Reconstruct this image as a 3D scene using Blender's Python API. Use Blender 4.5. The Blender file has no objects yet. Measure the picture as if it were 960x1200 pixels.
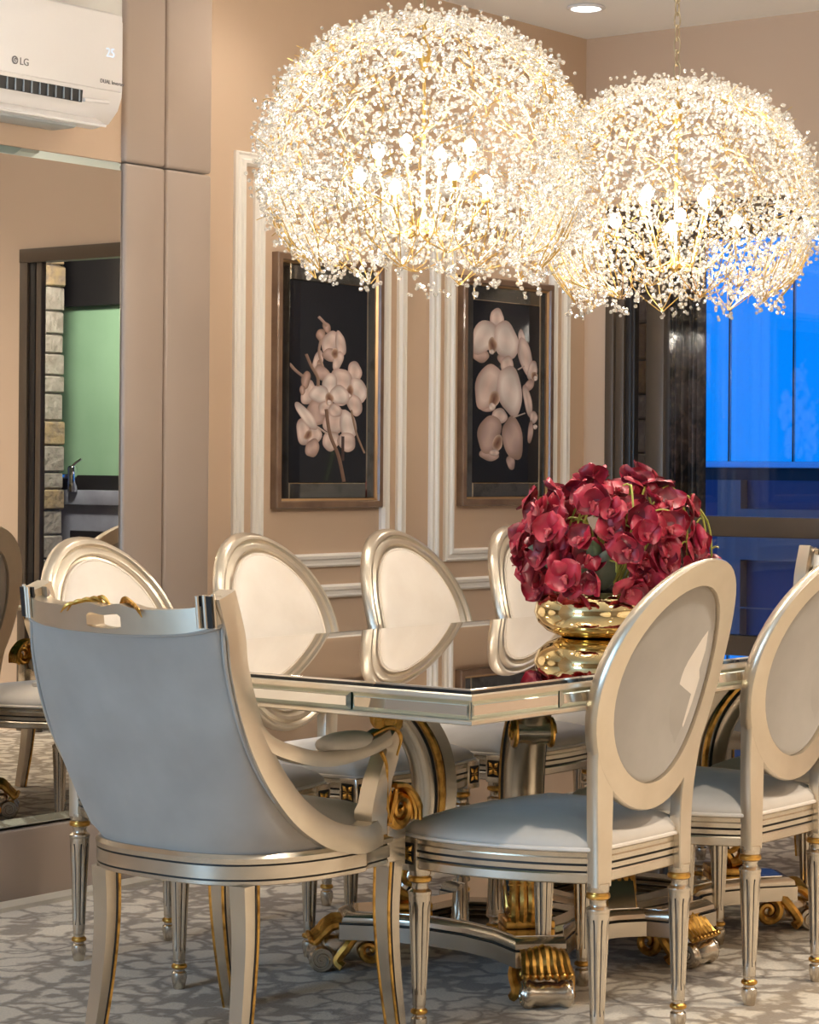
import bpy, bmesh, math, random
from mathutils import Vector, Matrix, Euler
R = math.radians
rnd = random.Random(7)
scn = bpy.context.scene
COL = scn.collection

# ------------------------------------------------------------------ camera
CAM_H, A = 1.156, R(37.5283)
cam_d = bpy.data.cameras.new('camera'); cam = bpy.data.objects.new('camera', cam_d); COL.objects.link(cam)
cam_d.sensor_fit = 'HORIZONTAL'; cam_d.sensor_width = 36.0
cam_d.lens = 36.0 * 2781.86 / 960.0
cam_d.shift_y = -52.2 / 960.0; cam_d.shift_x = -0.4 / 960.0
cam_d.clip_start = 0.05; cam_d.clip_end = 200
_f = Vector((math.cos(A), math.sin(A), 0)); _r = Vector((math.sin(A), -math.cos(A), 0)); _u = Vector((0, 0, 1))
_m = Matrix((_r, _u, -_f)).transposed().to_4x4()
cam.matrix_world = Matrix.Translation((0, 0, CAM_H)) @ _m @ Matrix.Rotation(R(0.4421), 4, 'Z')
scn.camera = cam

# ------------------------------------------------------------------ world, big lights, exposure
scn.view_settings.view_transform = 'Standard'; scn.view_settings.look = 'None'
scn.view_settings.gamma = 1.0; scn.view_settings.use_curve_mapping = False
scn.view_settings.exposure = 0.5
w = bpy.data.worlds.new('dusk_sky'); scn.world = w; w.use_nodes = True
bgn = w.node_tree.nodes['Background']
bgn.inputs['Color'].default_value = (0.0, 0.235, 0.92, 1); bgn.inputs['Strength'].default_value = 0.85

def light(name, kind, loc, energy, color, rot=(0, 0, 0), **kw):
    d = bpy.data.lights.new(name, kind); d.energy = energy; d.color = color
    for k, v in kw.items(): setattr(d, k, v)
    o = bpy.data.objects.new(name, d); COL.objects.link(o); o.location = loc; o.rotation_euler = rot
    return o
# daylight entering by the large window in the wall behind the camera
light('window_daylight', 'AREA', (-3.62, 3.65, 1.45), 165, (0.40, 0.68, 1.0), (0, R(-90), 0), shape='RECTANGLE', size=2.1, size_y=1.7)
scn.cycles.max_bounces = 16; scn.cycles.glossy_bounces = 10; scn.cycles.transparent_max_bounces = 16
WARM = (1.0, 0.89, 0.75)

# ------------------------------------------------------------------ materials
MATS = {}
def mat(name, color, rough=.5, metal=0.0, noise=None, bump=None, **kw):
    m = bpy.data.materials.new(name); m.use_nodes = True; nt = m.node_tree
    b = nt.nodes['Principled BSDF']
    b.inputs['Base Color'].default_value = (*color, 1); b.inputs['Roughness'].default_value = rough
    b.inputs['Metallic'].default_value = metal
    for k, v in kw.items(): b.inputs[k].default_value = v
    tc = None
    if noise or bump:
        tc = nt.nodes.new('ShaderNodeTexCoord')
    if noise:     # (scale, color2, detail, lo, hi)
        n = nt.nodes.new('ShaderNodeTexNoise'); n.inputs['Scale'].default_value = noise[0]
        n.inputs['Detail'].default_value = noise[2] if len(noise) > 2 else 4
        nt.links.new(tc.outputs['Object'], n.inputs['Vector'])
        cr = nt.nodes.new('ShaderNodeValToRGB')
        cr.color_ramp.elements[0].color = (*color, 1); cr.color_ramp.elements[1].color = (*noise[1], 1)
        cr.color_ramp.elements[0].position = noise[3] if len(noise) > 3 else .35
        cr.color_ramp.elements[1].position = noise[4] if len(noise) > 4 else .7
        nt.links.new(n.outputs['Fac'], cr.inputs['Fac']); nt.links.new(cr.outputs['Color'], b.inputs['Base Color'])
    if bump:      # (scale, strength, distance)
        n2 = nt.nodes.new('ShaderNodeTexNoise'); n2.inputs['Scale'].default_value = bump[0]; n2.inputs['Detail'].default_value = 5
        nt.links.new(tc.outputs['Object'], n2.inputs['Vector'])
        bp = nt.nodes.new('ShaderNodeBump'); bp.inputs['Strength'].default_value = bump[1]; bp.inputs['Distance'].default_value = bump[2] if len(bump) > 2 else .01
        nt.links.new(n2.outputs['Fac'], bp.inputs['Height']); nt.links.new(bp.outputs['Normal'], b.inputs['Normal'])
    MATS[name] = m
    return m
mat('wall_paint', (.585, .43, .305), .75, noise=(1.3, (.625, .465, .335), 3), bump=(14, .04))
mat('ceiling_paint', (.90, .89, .87), .8, bump=(30, .02))
mat('moulding_white', (.86, .82, .76), .45)
mat('pad_fabric', (.40, .315, .255), .42, noise=(2.2, (.44, .35, .285), 2), **{'Sheen Weight': .15})
mat('marble_white', (.78, .77, .73), .35, noise=(6, (.70, .69, .64), 6))
mat('silver_leaf', (.72, .65, .545), .25, .95, noise=(9, (.60, .53, .43), 5, .3, .75), bump=(60, .04, .004))
mat('silver_pale', (.80, .72, .60), .30, .88, noise=(9, (.69, .61, .49), 5, .3, .75), bump=(60, .04, .004))
mat('gold_leaf', (.80, .47, .12), .30, 1.0, noise=(38, (.30, .15, .035), 4, .45, .72), bump=(45, .12, .006))
mat('groove_black', (.018, .016, .014), .5)
mat('velvet', (.58, .52, .45), .62, noise=(7, (.68, .62, .55), 6, .35, .7), bump=(16, .10, .01), **{'Sheen Weight': .45, 'Sheen Roughness': .4})
mat('velvet_grey', (.38, .345, .305), .66, noise=(6, (.46, .425, .38), 6, .35, .7), bump=(120, .03, .004), **{'Sheen Weight': .3, 'Sheen Roughness': .45})
mat('leather_cream', (.80, .72, .63), .42, noise=(9, (.87, .80, .72), 6, .3, .7), bump=(22, .07, .01), **{'Sheen Weight': .2})
mat('mirror', (.86, .84, .80), .004, 1.0)
mat('mirror_top', (.80, .76, .70), .006, 1.0)
mat('mirror_antique', (.62, .58, .50), .03, 1.0, noise=(16, (.36, .31, .23), 6, .5, .78))
mat('mirror_bevel', (.80, .90, .86), .02, 1.0)
mat('glass_edge_green', (.05, .16, .12), .08, 0.3)
mat('glass_edge_dark', (.012, .014, .016), .05)
mat('frame_wood', (.16, .095, .06), .38, noise=(14, (.24, .15, .095), 5), **{'Coat Weight': .3})
mat('frame_gilt', (.52, .34, .18), .3, .8)
mat('bronze_aluminium', (.115, .085, .06), .38, .25)
mat('bronze_dark', (.022, .018, .016), .4, .2)
mat('print_black', (.012, .012, .016), .06, **{'Coat Weight': 1.0, 'Coat Roughness': .01})
mat('plastic_white', (.82, .80, .80), .28, **{'Coat Weight': .2})
mat('plastic_grey', (.42, .45, .47), .35)
mat('plastic_dark', (.02, .02, .022), .5)
mat('ink_grey', (.16, .15, .16), .5)
mat('vase_gold', (.90, .74, .42), .05, 1.0, bump=(7, .12, .01))
mat('stem_green', (.42, .40, .07), .5, noise=(30, (.30, .34, .06), 3))
mat('leaf_green', (.06, .105, .045), .38, noise=(18, (.13, .18, .10), 4))
mat('leaf_grey', (.16, .19, .15), .4, noise=(18, (.10, .13, .09), 4))
mat('soil', (.012, .011, .01), .9)
mat('petal_red', (.28, .004, .022), .42, noise=(26, (.50, .028, .06), 4, .42, .72), **{'Sheen Weight': .06})
mat('petal_dark', (.12, .003, .012), .42, noise=(30, (.30, .012, .032), 3, .4, .7), **{'Sheen Weight': .05})
mat('lip_pink', (.30, .015, .03), .5, noise=(60, (.50, .12, .12), 3, .4, .65))
mat('gold_wire', (.62, .42, .14), .35, 1.0)
mat('chain_metal', (.55, .47, .33), .3, 1.0)
mat('candle_sleeve', (.9, .85, .72), .4)
mat('stone', (.42, .37, .31), .85, noise=(16, (.30, .25, .20), 8, .35, .7), bump=(22, .6, .03))
mat('stone_rust', (.44, .31, .16), .85, noise=(16, (.26, .20, .15), 8, .35, .7), bump=(22, .6, .03))
mat('stone_mortar', (.20, .18, .16), .9)
mat('patio_green', (.26, .44, .27), .6, noise=(3, (.30, .49, .31), 3))
mat('patio_black', (.02, .018, .018), .3)
mat('patio_marble', (.34, .36, .42), .3, noise=(5, (.22, .22, .27), 7))
mat('patio_floor', (.18, .17, .17), .5)
mat('chrome', (.8, .8, .82), .08, 1.0)
mat('parapet', (.02, .05, .16), .35, noise=(2, (.05, .06, .12), 3))
mat('rail_metal', (.55, .70, .85), .3, .5)
mat('curtain_dark', (.035, .03, .03), .55, noise=(40, (.16, .12, .08), 2, .5, .75))
mat('strip_cream', (.72, .66, .56), .5)

def emis(name, color, strength):
    m = bpy.data.materials.new(name); m.use_nodes = True; nt = m.node_tree; nt.nodes.clear()
    e = nt.nodes.new('ShaderNodeEmission'); e.inputs['Color'].default_value = (*color, 1); e.inputs['Strength'].default_value = strength
    o = nt.nodes.new('ShaderNodeOutputMaterial'); nt.links.new(e.outputs[0], o.inputs[0]); MATS[name] = m
emis('bulb_glow', (1, .93, .80), 25.0)
emis('downlight_glow', (1, .95, .86), 9.0)
emis('display_glow', (.80, .90, 1.0), .75)

def glass_mat(name, tint, f0, rough=0.0):
    m = bpy.data.materials.new(name); m.use_nodes = True; nt = m.node_tree; nt.nodes.clear()
    t = nt.nodes.new('ShaderNodeBsdfTransparent'); t.inputs['Color'].default_value = (*tint, 1)
    g = nt.nodes.new('ShaderNodeBsdfGlossy'); g.inputs['Roughness'].default_value = rough
    lw = nt.nodes.new('ShaderNodeFresnel'); lw.inputs['IOR'].default_value = f0
    mx = nt.nodes.new('ShaderNodeMixShader'); o = nt.nodes.new('ShaderNodeOutputMaterial')
    nt.links.new(lw.outputs[0], mx.inputs[0]); nt.links.new(t.outputs[0], mx.inputs[1]); nt.links.new(g.outputs[0], mx.inputs[2]); nt.links.new(mx.outputs[0], o.inputs[0])
    MATS[name] = m
glass_mat('window_glass', (.97, .98, 1.0), 1.5)

def crystal_mat():
    m = bpy.data.materials.new('crystal'); m.use_nodes = True; nt = m.node_tree; nt.nodes.clear()
    t = nt.nodes.new('ShaderNodeBsdfTranslucent'); t.inputs['Color'].default_value = (.52, .505, .48, 1)
    tr = nt.nodes.new('ShaderNodeBsdfTransparent'); tr.inputs['Color'].default_value = (1, .99, .96, 1)
    g = nt.nodes.new('ShaderNodeBsdfGlossy'); g.inputs['Roughness'].default_value = .08; g.inputs['Color'].default_value = (1, 1, 1, 1)
    a = nt.nodes.new('ShaderNodeMixShader'); a.inputs[0].default_value = .45
    b = nt.nodes.new('ShaderNodeMixShader'); b.inputs[0].default_value = .30
    o = nt.nodes.new('ShaderNodeOutputMaterial')
    nt.links.new(t.outputs[0], a.inputs[1]); nt.links.new(tr.outputs[0], a.inputs[2])
    nt.links.new(a.outputs[0], b.inputs[1]); nt.links.new(g.outputs[0], b.inputs[2]); nt.links.new(b.outputs[0], o.inputs[0])
    MATS['crystal'] = m
crystal_mat()

def carpet_mat():
    m = bpy.data.materials.new('carpet'); m.use_nodes = True; nt = m.node_tree; b = nt.nodes['Principled BSDF']
    b.inputs['Roughness'].default_value = .95; b.inputs['Sheen Weight'].default_value = .2
    N = nt.nodes.new; Lk = nt.links.new
    tc = N('ShaderNodeTexCoord'); n = N('ShaderNodeTexNoise'); n.inputs['Scale'].default_value = 8; n.inputs['Detail'].default_value = 4
    Lk(tc.outputs['Object'], n.inputs['Vector'])
    sub = N('ShaderNodeVectorMath'); sub.operation = 'SUBTRACT'; sub.inputs[1].default_value = (.5, .5, .5); Lk(n.outputs['Color'], sub.inputs[0])
    sc = N('ShaderNodeVectorMath'); sc.operation = 'SCALE'; sc.inputs['Scale'].default_value = .19; Lk(sub.outputs[0], sc.inputs[0])
    ad = N('ShaderNodeVectorMath'); ad.operation = 'ADD'; Lk(tc.outputs['Object'], ad.inputs[0]); Lk(sc.outputs[0], ad.inputs[1])
    v = N('ShaderNodeTexVoronoi'); v.feature = 'DISTANCE_TO_EDGE'; v.inputs['Scale'].default_value = 9.5; Lk(ad.outputs[0], v.inputs['Vector'])
    n2 = N('ShaderNodeTexNoise'); n2.inputs['Scale'].default_value = 3.0; n2.inputs['Detail'].default_value = 2; Lk(tc.outputs['Object'], n2.inputs['Vector'])
    mul = N('ShaderNodeMath'); mul.operation = 'MULTIPLY_ADD'; mul.inputs[1].default_value = .26; mul.inputs[2].default_value = -.13; Lk(n2.outputs['Fac'], mul.inputs[0])
    s2 = N('ShaderNodeMath'); s2.operation = 'SUBTRACT'; Lk(v.outputs['Distance'], s2.inputs[0]); Lk(mul.outputs[0], s2.inputs[1])
    cr = N('ShaderNodeValToRGB'); e = cr.color_ramp.elements
    e[0].position = .04; e[0].color = (.29, .23, .165, 1); e[1].position = .17; e[1].color = (.66, .585, .475, 1)
    Lk(s2.outputs[0], cr.inputs['Fac'])
    n3 = N('ShaderNodeTexNoise'); n3.inputs['Scale'].default_value = 160; n3.inputs['Detail'].default_value = 3; Lk(tc.outputs['Object'], n3.inputs['Vector'])
    mx = N('ShaderNodeMixRGB'); mx.blend_type = 'MULTIPLY'; mx.inputs['Fac'].default_value = .5; Lk(cr.outputs['Color'], mx.inputs['Color1']); Lk(n3.outputs['Fac'], mx.inputs['Color2'])
    g = N('ShaderNodeMixRGB'); g.blend_type = 'ADD'; g.inputs['Fac'].default_value = .35; Lk(mx.outputs['Color'], g.inputs['Color1']); Lk(cr.outputs['Color'], g.inputs['Color2'])
    Lk(g.outputs['Color'], b.inputs['Base Color'])
    bp = N('ShaderNodeBump'); bp.inputs['Strength'].default_value = .35; bp.inputs['Distance'].default_value = .006; Lk(n3.outputs['Fac'], bp.inputs['Height']); Lk(bp.outputs['Normal'], b.inputs['Normal'])
    MATS['carpet'] = m
carpet_mat()
def vcol_mat():
    m = bpy.data.materials.new('print_ink'); m.use_nodes = True; nt = m.node_tree; b = nt.nodes['Principled BSDF']
    a = nt.nodes.new('ShaderNodeVertexColor'); a.layer_name = 'Col'; nt.links.new(a.outputs['Color'], b.inputs['Base Color'])
    b.inputs['Roughness'].default_value = .25; b.inputs['Coat Weight'].default_value = .8; b.inputs['Coat Roughness'].default_value = .01
    MATS['print_ink'] = m
vcol_mat()

# ------------------------------------------------------------------ mesh helpers
class MB:
    def __init__(s): s.v = []; s.f = []; s.mi = []; s.c = []
    def add(s, vs, fs, mi=0):
        o = len(s.v); s.v += [tuple(p) for p in vs]
        for f in fs: s.f.append(tuple(i + o for i in f)); s.mi.append(mi)
        return s
    def box(s, lo, hi, mi=0):
        x0, y0, z0 = lo; x1, y1, z1 = hi
        return s.add([(x0, y0, z0), (x1, y0, z0), (x1, y1, z0), (x0, y1, z0), (x0, y0, z1), (x1, y0, z1), (x1, y1, z1), (x0, y1, z1)],
                     [(0, 3, 2, 1), (4, 5, 6, 7), (0, 1, 5, 4), (1, 2, 6, 5), (2, 3, 7, 6), (3, 0, 4, 7)], mi)
    def bbox(s, lo, hi, b=.004, seg=2, mi=0, M=None):
        bm = bmesh.new(); bmesh.ops.create_cube(bm, size=1)
        for v in bm.verts: v.co = Vector(((lo[i] + hi[i]) / 2 + v.co[i] * (hi[i] - lo[i]) for i in range(3)))
        b = min(b, .49 * min(hi[i] - lo[i] for i in range(3)))
        bmesh.ops.bevel(bm, geom=bm.edges[:], offset=b, segments=seg, profile=.5, affect='EDGES')
        bm.verts.index_update()
        vs = [(M @ v.co if M else v.co.copy()) for v in bm.verts]
        s.add(vs, [[v.index for v in f.verts] for f in bm.faces], mi); bm.free(); return s
    def rings(s, rings, closed=True, caps=True, mi=0):
        n = len(rings[0]); vs = [p for r in rings for p in r]; fs = []
        m = n if closed else n - 1
        for j in range(len(rings) - 1):
            for i in range(m):
                k = (i + 1) % n
                fs.append((j * n + i, j * n + k, (j + 1) * n + k, (j + 1) * n + i))
        if caps:
            fs.append(tuple(range(n - 1, -1, -1))); fs.append(tuple((len(rings) - 1) * n + i for i in range(n)))
        return s.add(vs, fs, mi)
    def lathe(s, prof, n=20, c=(0, 0), mi=0, M=None):
        rg = []
        for r, z in prof:
            rg.append([Vector((c[0] + r * math.cos(2 * math.pi * i / n), c[1] + r * math.sin(2 * math.pi * i / n), z)) for i in range(n)])
        if M: rg = [[M @ p for p in r] for r in rg]
        return s.rings(rg, True, True, mi)
    def tube(s, pts, rad, n=8, closed=False, mi=0, flat=1.0, up=None, sect=None):
        """sweep a section along pts; rad scalar or list; sect = list of (a,b) unit section points"""
        pts = [Vector(p) for p in pts]; N = len(pts); rg = []; prev = None
        for i, p in enumerate(pts):
            if closed: t = pts[(i + 1) % N] - pts[i - 1]
            else: t = pts[min(i + 1, N - 1)] - pts[max(i - 1, 0)]
            t.normalize()
            if up is not None: a = Vector(up) - t * Vector(up).dot(t)
            elif prev is None:
                a = Vector((0, 0, 1)) if abs(t.z) < .9 else Vector((1, 0, 0)); a = a - t * a.dot(t)
            else: a = prev - t * prev.dot(t)
            a.normalize(); prev = a; b = t.cross(a)
            r = rad[i] if isinstance(rad, (list, tuple)) else rad
            if sect: rg.append([p + a * (q[0] * r) + b * (q[1] * r) for q in sect])
            else: rg.append([p + a * (r * math.cos(2 * math.pi * k / n)) + b * (r * flat * math.sin(2 * math.pi * k / n)) for k in range(n)])
        if closed: rg.append(rg[0]); return s.rings(rg, True, False, mi)
        return s.rings(rg, True, True, mi)
    def prism(s, outl, z0, z1, mi=0):
        return s.rings([[(x, y, z0) for x, y in outl], [(x, y, z1) for x, y in outl]], True, True, mi)
    def grid(s, fn, nu, nv, mi=0, flip=False):
        vs = [fn(i / nu, j / nv) for j in range(nv + 1) for i in range(nu + 1)]; fs = []
        for j in range(nv):
            for i in range(nu):
                a = j * (nu + 1) + i; q = (a, a + 1, a + nu + 2, a + nu + 1); fs.append(q[::-1] if flip else q)
        return s.add(vs, fs, mi)
    def mesh(s, name, mats, angle=40):
        me = bpy.data.meshes.new(name); me.from_pydata(s.v, [], s.f)
        for m in ([mats] if isinstance(mats, str) else mats): me.materials.append(MATS[m])
        me.polygons.foreach_set('material_index', s.mi)
        bm = bmesh.new(); bm.from_mesh(me)
        bmesh.ops.recalc_face_normals(bm, faces=bm.faces[:]); bm.to_mesh(me); bm.free()
        me.polygons.foreach_set('use_smooth', [True] * len(me.polygons))
        me.set_sharp_from_angle(angle=R(angle)); me.update()
        return me
    def obj(s, name, mats, parent=None, angle=40): return link(name, s.mesh(name, mats, angle), parent)
def link(name, data, parent=None, loc=None):
    o = bpy.data.objects.new(name, data); COL.objects.link(o)
    if parent: o.parent = parent
    if loc: o.location = loc
    return o
def tag(o, label, cat, group=None):
    o['label'] = label; o['category'] = cat
    if group: o['group'] = group
    return o
def thing(name, label, cat, loc=(0, 0, 0), rz=0, group=None):
    o = link(name, None); o.location = loc; o.rotation_euler = (0, 0, rz); return tag(o, label, cat, group)
def struct(o, label=None):
    o['kind'] = 'structure'
    if label: o['label'] = label
    return o
def sempty(name, label=None, loc=(0, 0, 0)):
    o = link(name, None); o.location = loc; return struct(o, label)
def copy_tree(o, parent=None):
    c = o.copy(); COL.objects.link(c)
    if parent: c.parent = parent
    for ch in CH(o): copy_tree(ch, c)
    return c
def CH(o): return [x for x in list(COL.objects) if x.parent == o]
def bez(p0, p1, p2, p3, n):
    out = []
    for i in range(n + 1):
        t = i / n; a = (1 - t) ** 3; b = 3 * (1 - t) ** 2 * t; c = 3 * (1 - t) * t * t; d = t ** 3
        out.append(tuple(a * p0[k] + b * p1[k] + c * p2[k] + d * p3[k] for k in range(len(p0))))
    return out
def catmull(P, n=6, closed=False):
    out = []; N = len(P); P = [Vector(p) for p in P]
    rng = range(N) if closed else range(N - 1)
    for i in rng:
        if closed: a, b, c, d = P[i - 1], P[i], P[(i + 1) % N], P[(i + 2) % N]
        else: a, b, c, d = P[max(i - 1, 0)], P[i], P[i + 1], P[min(i + 2, N - 1)]
        for k in range(n):
            t = k / n
            out.append(.5 * ((2 * b) + (c - a) * t + (2 * a - 5 * b + 4 * c - d) * t * t + (3 * b - a - 3 * c + d) * t ** 3))
    if not closed: out.append(P[-1])
    return out
def lerp(a, b, t): return a + (b - a) * t

# ------------------------------------------------------------------ room shell
XB, YB, ZC = 7.148, 4.704, 2.70       # right wall, back wall, ceiling
XL, YF = -3.5, -3.0
YM = 4.64                             # mirror plane
struct(MB().box((XL - .2, YF - .2, -.1), (XB + .2, YB + .2, 0)).obj('floor', 'carpet'), 'beige carpet with taupe cracked-cell pattern')
struct(MB().box((XL - .2, YF - .2, ZC), (XB + .2, YB + .2, ZC + .1)).obj('ceiling', 'ceiling_paint'), 'plain white ceiling')
struct(MB().box((XL - .2, YB, 0), (XB + .2, YB + .2, ZC)).obj('wall_back', 'wall_paint'), 'tan painted wall with white panel moulding')
struct(MB().box((XL - .2, YF - .2, 0), (XB + .2, YF, ZC)).obj('wall_front', 'wall_paint'), 'tan wall at the camera side')
WY0, WY1, WZ = 1.64, 4.609, 2.09      # opening in the right wall
struct(MB().box((XB, YF, 0), (XB + .07, WY0, ZC)).box((XB, WY1, 0), (XB + .07, YB, ZC)).box((XB, WY0, WZ), (XB + .07, WY1, ZC)).obj('wall_right', 'wall_paint'), 'tan wall with the wide glazed door opening')
LY0, LY1, LZ0, LZ1 = 2.8, 4.5, .4, 2.5
struct(MB().box((XL - .2, YF, 0), (XL, LY0, ZC)).box((XL - .2, LY1, 0), (XL, YB, ZC)).box((XL - .2, LY0, LZ1), (XL, LY1, ZC)).box((XL - .2, LY0, 0), (XL, LY1, LZ0)).obj('wall_left', 'wall_paint'), 'tan wall with a wide daylight window')
wl = sempty('window_2', 'wide daylight window behind the photographer')
for a in range(4):
    y = lerp(LY0, LY1, a / 3); MB().box((XL - .12, y - .025, LZ0), (XL - .06, y + .025, LZ1)).obj('mullion', 'bronze_aluminium', wl)
for z in (LZ0, LZ1 - .05): MB().box((XL - .12, LY0, z), (XL - .06, LY1, z + .05)).obj('rail', 'bronze_aluminium', wl)

# white panel mouldings on the back wall: nested rectangles
def moulding(n, x0, x1, z0, z1, wd):
    prof = [(0, 0), (0, .010), (.14, .016), (.28, .013), (.5, .013), (.62, .020), (.84, .021), (1, .010), (1, 0)]
    m = MB(); rg = []
    for cx, cz, sx, sz in ((x0, z0, 1, 1), (x1, z0, -1, 1), (x1, z1, -1, -1), (x0, z1, 1, -1), (x0, z0, 1, 1)):
        rg.append([(cx + sx * wd * a, YB - h, cz + sz * wd * a) for a, h in prof])
    m.rings(rg, True, False)
    return struct(m.obj('trim_%d' % n, 'moulding_white', angle=25), 'white rectangular wall moulding')
moulding(1, 5.255, 6.09, .748, 2.092, .042); moulding(2, 5.343, 6.005, .845, 2.01, .042)
moulding(3, 6.223, 7.042, .748, 2.092, .042); moulding(4, 6.306, 6.962, .845, 2.01, .042)

# padded panelling left of the moulding, with mirror
pil = sempty('trim_5', 'upholstered vertical panels beside the mirror')
PY = 4.622
for (xa, xb) in ((4.718, 4.878), (4.882, 5.072)):
    for za, zb in ((0.0, 1.992), (1.996, ZC)):
        MB().bbox((xa, PY, za), (xb, YB, zb), .010, 3).obj('padded_panel', 'pad_fabric', pil)
bb = sempty('baseboard_back', 'padded plinth below the mirror')
for xa, xb in ((3.0, 3.78), (3.784, 4.565), (4.569, 4.718)):
    MB().bbox((xa, YM - .02, .0), (xb, YB, .192), .006, 2).obj('padded_panel', 'pad_fabric', bb)
struct(MB().box((3.0, YM - .09, 0), (4.99, YM - .02, .012)).obj('trim_6', 'strip_cream'), 'cream floor strip at the plinth')
struct(MB().box((2.9, YM, 2.20), (4.718, YB, ZC)).obj('trim_7', 'marble_white'), 'pale veined band above the mirror')
struct(MB().box((2.9, YM, 1.9935), (4.718, YB, 2.20)).obj('trim_8', 'wall_paint'), 'tan wall band between mirror and air conditioner')
mir = thing('wall_mirror', 'tall clear wall mirror standing on the padded plinth, under the air conditioner', 'mirror', (3.85, YM, .2))
x0, x1, z0, z1, bv = -.85, .866, 0.0, 1.792, .022
MB().box((x0, 0, z0), (x1, .05, z1)).obj('backing', 'bronze_dark', mir)
MB().add([(x0 + bv, -.006, z0 + bv), (x1 - .002, -.006, z0 + bv), (x1 - .002, -.006, z1 - bv), (x0 + bv, -.006, z1 - bv)], [(0, 1, 2, 3)]).obj('mirror_glass', 'mirror', mir)
bvm = MB()
I = [(x0 + bv, -.006, z0 + bv), (x1 - .002, -.006, z0 + bv), (x1 - .002, -.006, z1 - bv), (x0 + bv, -.006, z1 - bv)]
O = [(x0, -.001, z0), (x1, -.001, z0), (x1, -.001, z1), (x0, -.001, z1)]
bvm.add(I + O, [(4, 5, 1, 0), (6, 7, 3, 2), (7, 4, 0, 3)]); bvm.obj('bevel', 'mirror_bevel', mir, 5)

# ------------------------------------------------------------------ glazed door in the right wall
win = sempty('window_1', 'bronze framed sliding glazed door')
def wbar(y0, y1, z0, z1, x0=XB - .005, x1=XB + .06, name='stile', m='bronze_aluminium'):
    return MB().bbox((x0, y0, z0), (x1, y1, z1), .004, 2).obj(name, m, win)
for k, (y0, y1, m, dx) in enumerate(((4.573, 4.609, 'bronze_aluminium', .0), (4.535, 4.571, 'bronze_aluminium', .03), (4.508, 4.533, 'bronze_dark', .05), (4.489, 4.506, 'bronze_dark', .03))):
    wbar(y0, y1, 0, WZ, XB - .012 + dx * .3, XB + .028, 'jamb', m)
for k, (y0, y1, m, dx) in enumerate(((1.64, 1.69, 'bronze_aluminium', .0), (1.692, 1.73, 'bronze_dark', .03), (1.732, 1.765, 'bronze_aluminium', .04))):
    wbar(y0, y1, 0, WZ, XB - .012 + dx * .3, XB + .03, 'jamb', m)
wbar(WY0 + .001, WY1 - .001, WZ - .06, WZ, XB - .016, XB + .05, 'head_rail')
def sash(y0, y1, xo):
    x0, x1 = XB + xo, XB + xo + .045
    wbar(y1 - .074, y1, .02, WZ - .06, x0, x1, 'stile'); wbar(y0, y0 + .074, .02, WZ - .06, x0, x1, 'stile')
    wbar(y0 + .074, y1 - .074, .02, .11, x0, x1, 'bottom_rail'); wbar(y0 + .074, y1 - .074, .924, .995, x0, x1, 'middle_rail')
    wbar(y0 + .074, y1 - .074, WZ - .13, WZ - .06, x0, x1, 'top_rail')
    for za, zb in ((.11, .924), (.995, WZ - .13)):
        MB().box((x0 + .02, y0 + .074, za), (x0 + .026, y1 - .074, zb)).obj('glass_pane', 'window_glass', win)
sash(3.12, 4.476, .05); sash(2.42, 3.22, .105)

# ------------------------------------------------------------------ outdoors beyond the door
struct(MB().box((XB + .2, -6, -.12), (14, 9, -.02)).obj('terrace_floor', 'patio_floor'), 'dark terrace floor outside')
# stone pier just outside, seen through the gap
def stone_pier(name, x0, x1, y0, y1, z1, label):
    p = sempty(name, label)
    MB().box((x0 + .012, y0 + .012, 0), (x1 - .012, y1 - .012, z1)).obj('core', 'stone_mortar', p)
    z = 0.0
    while z < z1 - .02:
        hh = rnd.uniform(.085, .15); zb = min(z + hh, z1)
        d = rnd.uniform(0, .012)
        MB().bbox((x0 - d, y0 - d, z + .003), (x1 + d, y1 + d, zb - .003), .008, 1).obj('stone', rnd.choice(['stone', 'stone', 'stone', 'stone_rust']), p)
        z = zb
stone_pier('wall_stone_pier', 7.40, 7.75, 4.60, 4.80, 2.5, 'stone pier outside the sliding door')
stone_pier('wall_patio_pier', 8.75, 8.95, -.05, .045, 2.4, 'stone pier of the outdoor kitchen')
# dark curtain bunched behind the glass
cu = thing('patio_curtain', 'dark pleated curtain hanging outside the glass', 'curtain', (7.42, 4.44, 0))
def cfn(u, v):
    y = lerp(.085, -.075, u); x = .025 * math.sin(u * 2 * math.pi * 7 + .6 * math.sin(v * 3)) + .01 * math.sin(u * 31)
    return (x, y, lerp(.03, 2.14, v))
mcu = MB(); mcu.grid(cfn, 84, 10); cobj = mcu.obj('curtain_cloth', 'curtain_dark', cu, 80)
sm = cobj.modifiers.new('thick', 'SOLIDIFY'); sm.thickness = .003
MB().tube([(0, -.3, 2.16), (0, .2, 2.16)], .012, 8).obj('curtain_rod', 'bronze_dark', cu)
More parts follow.
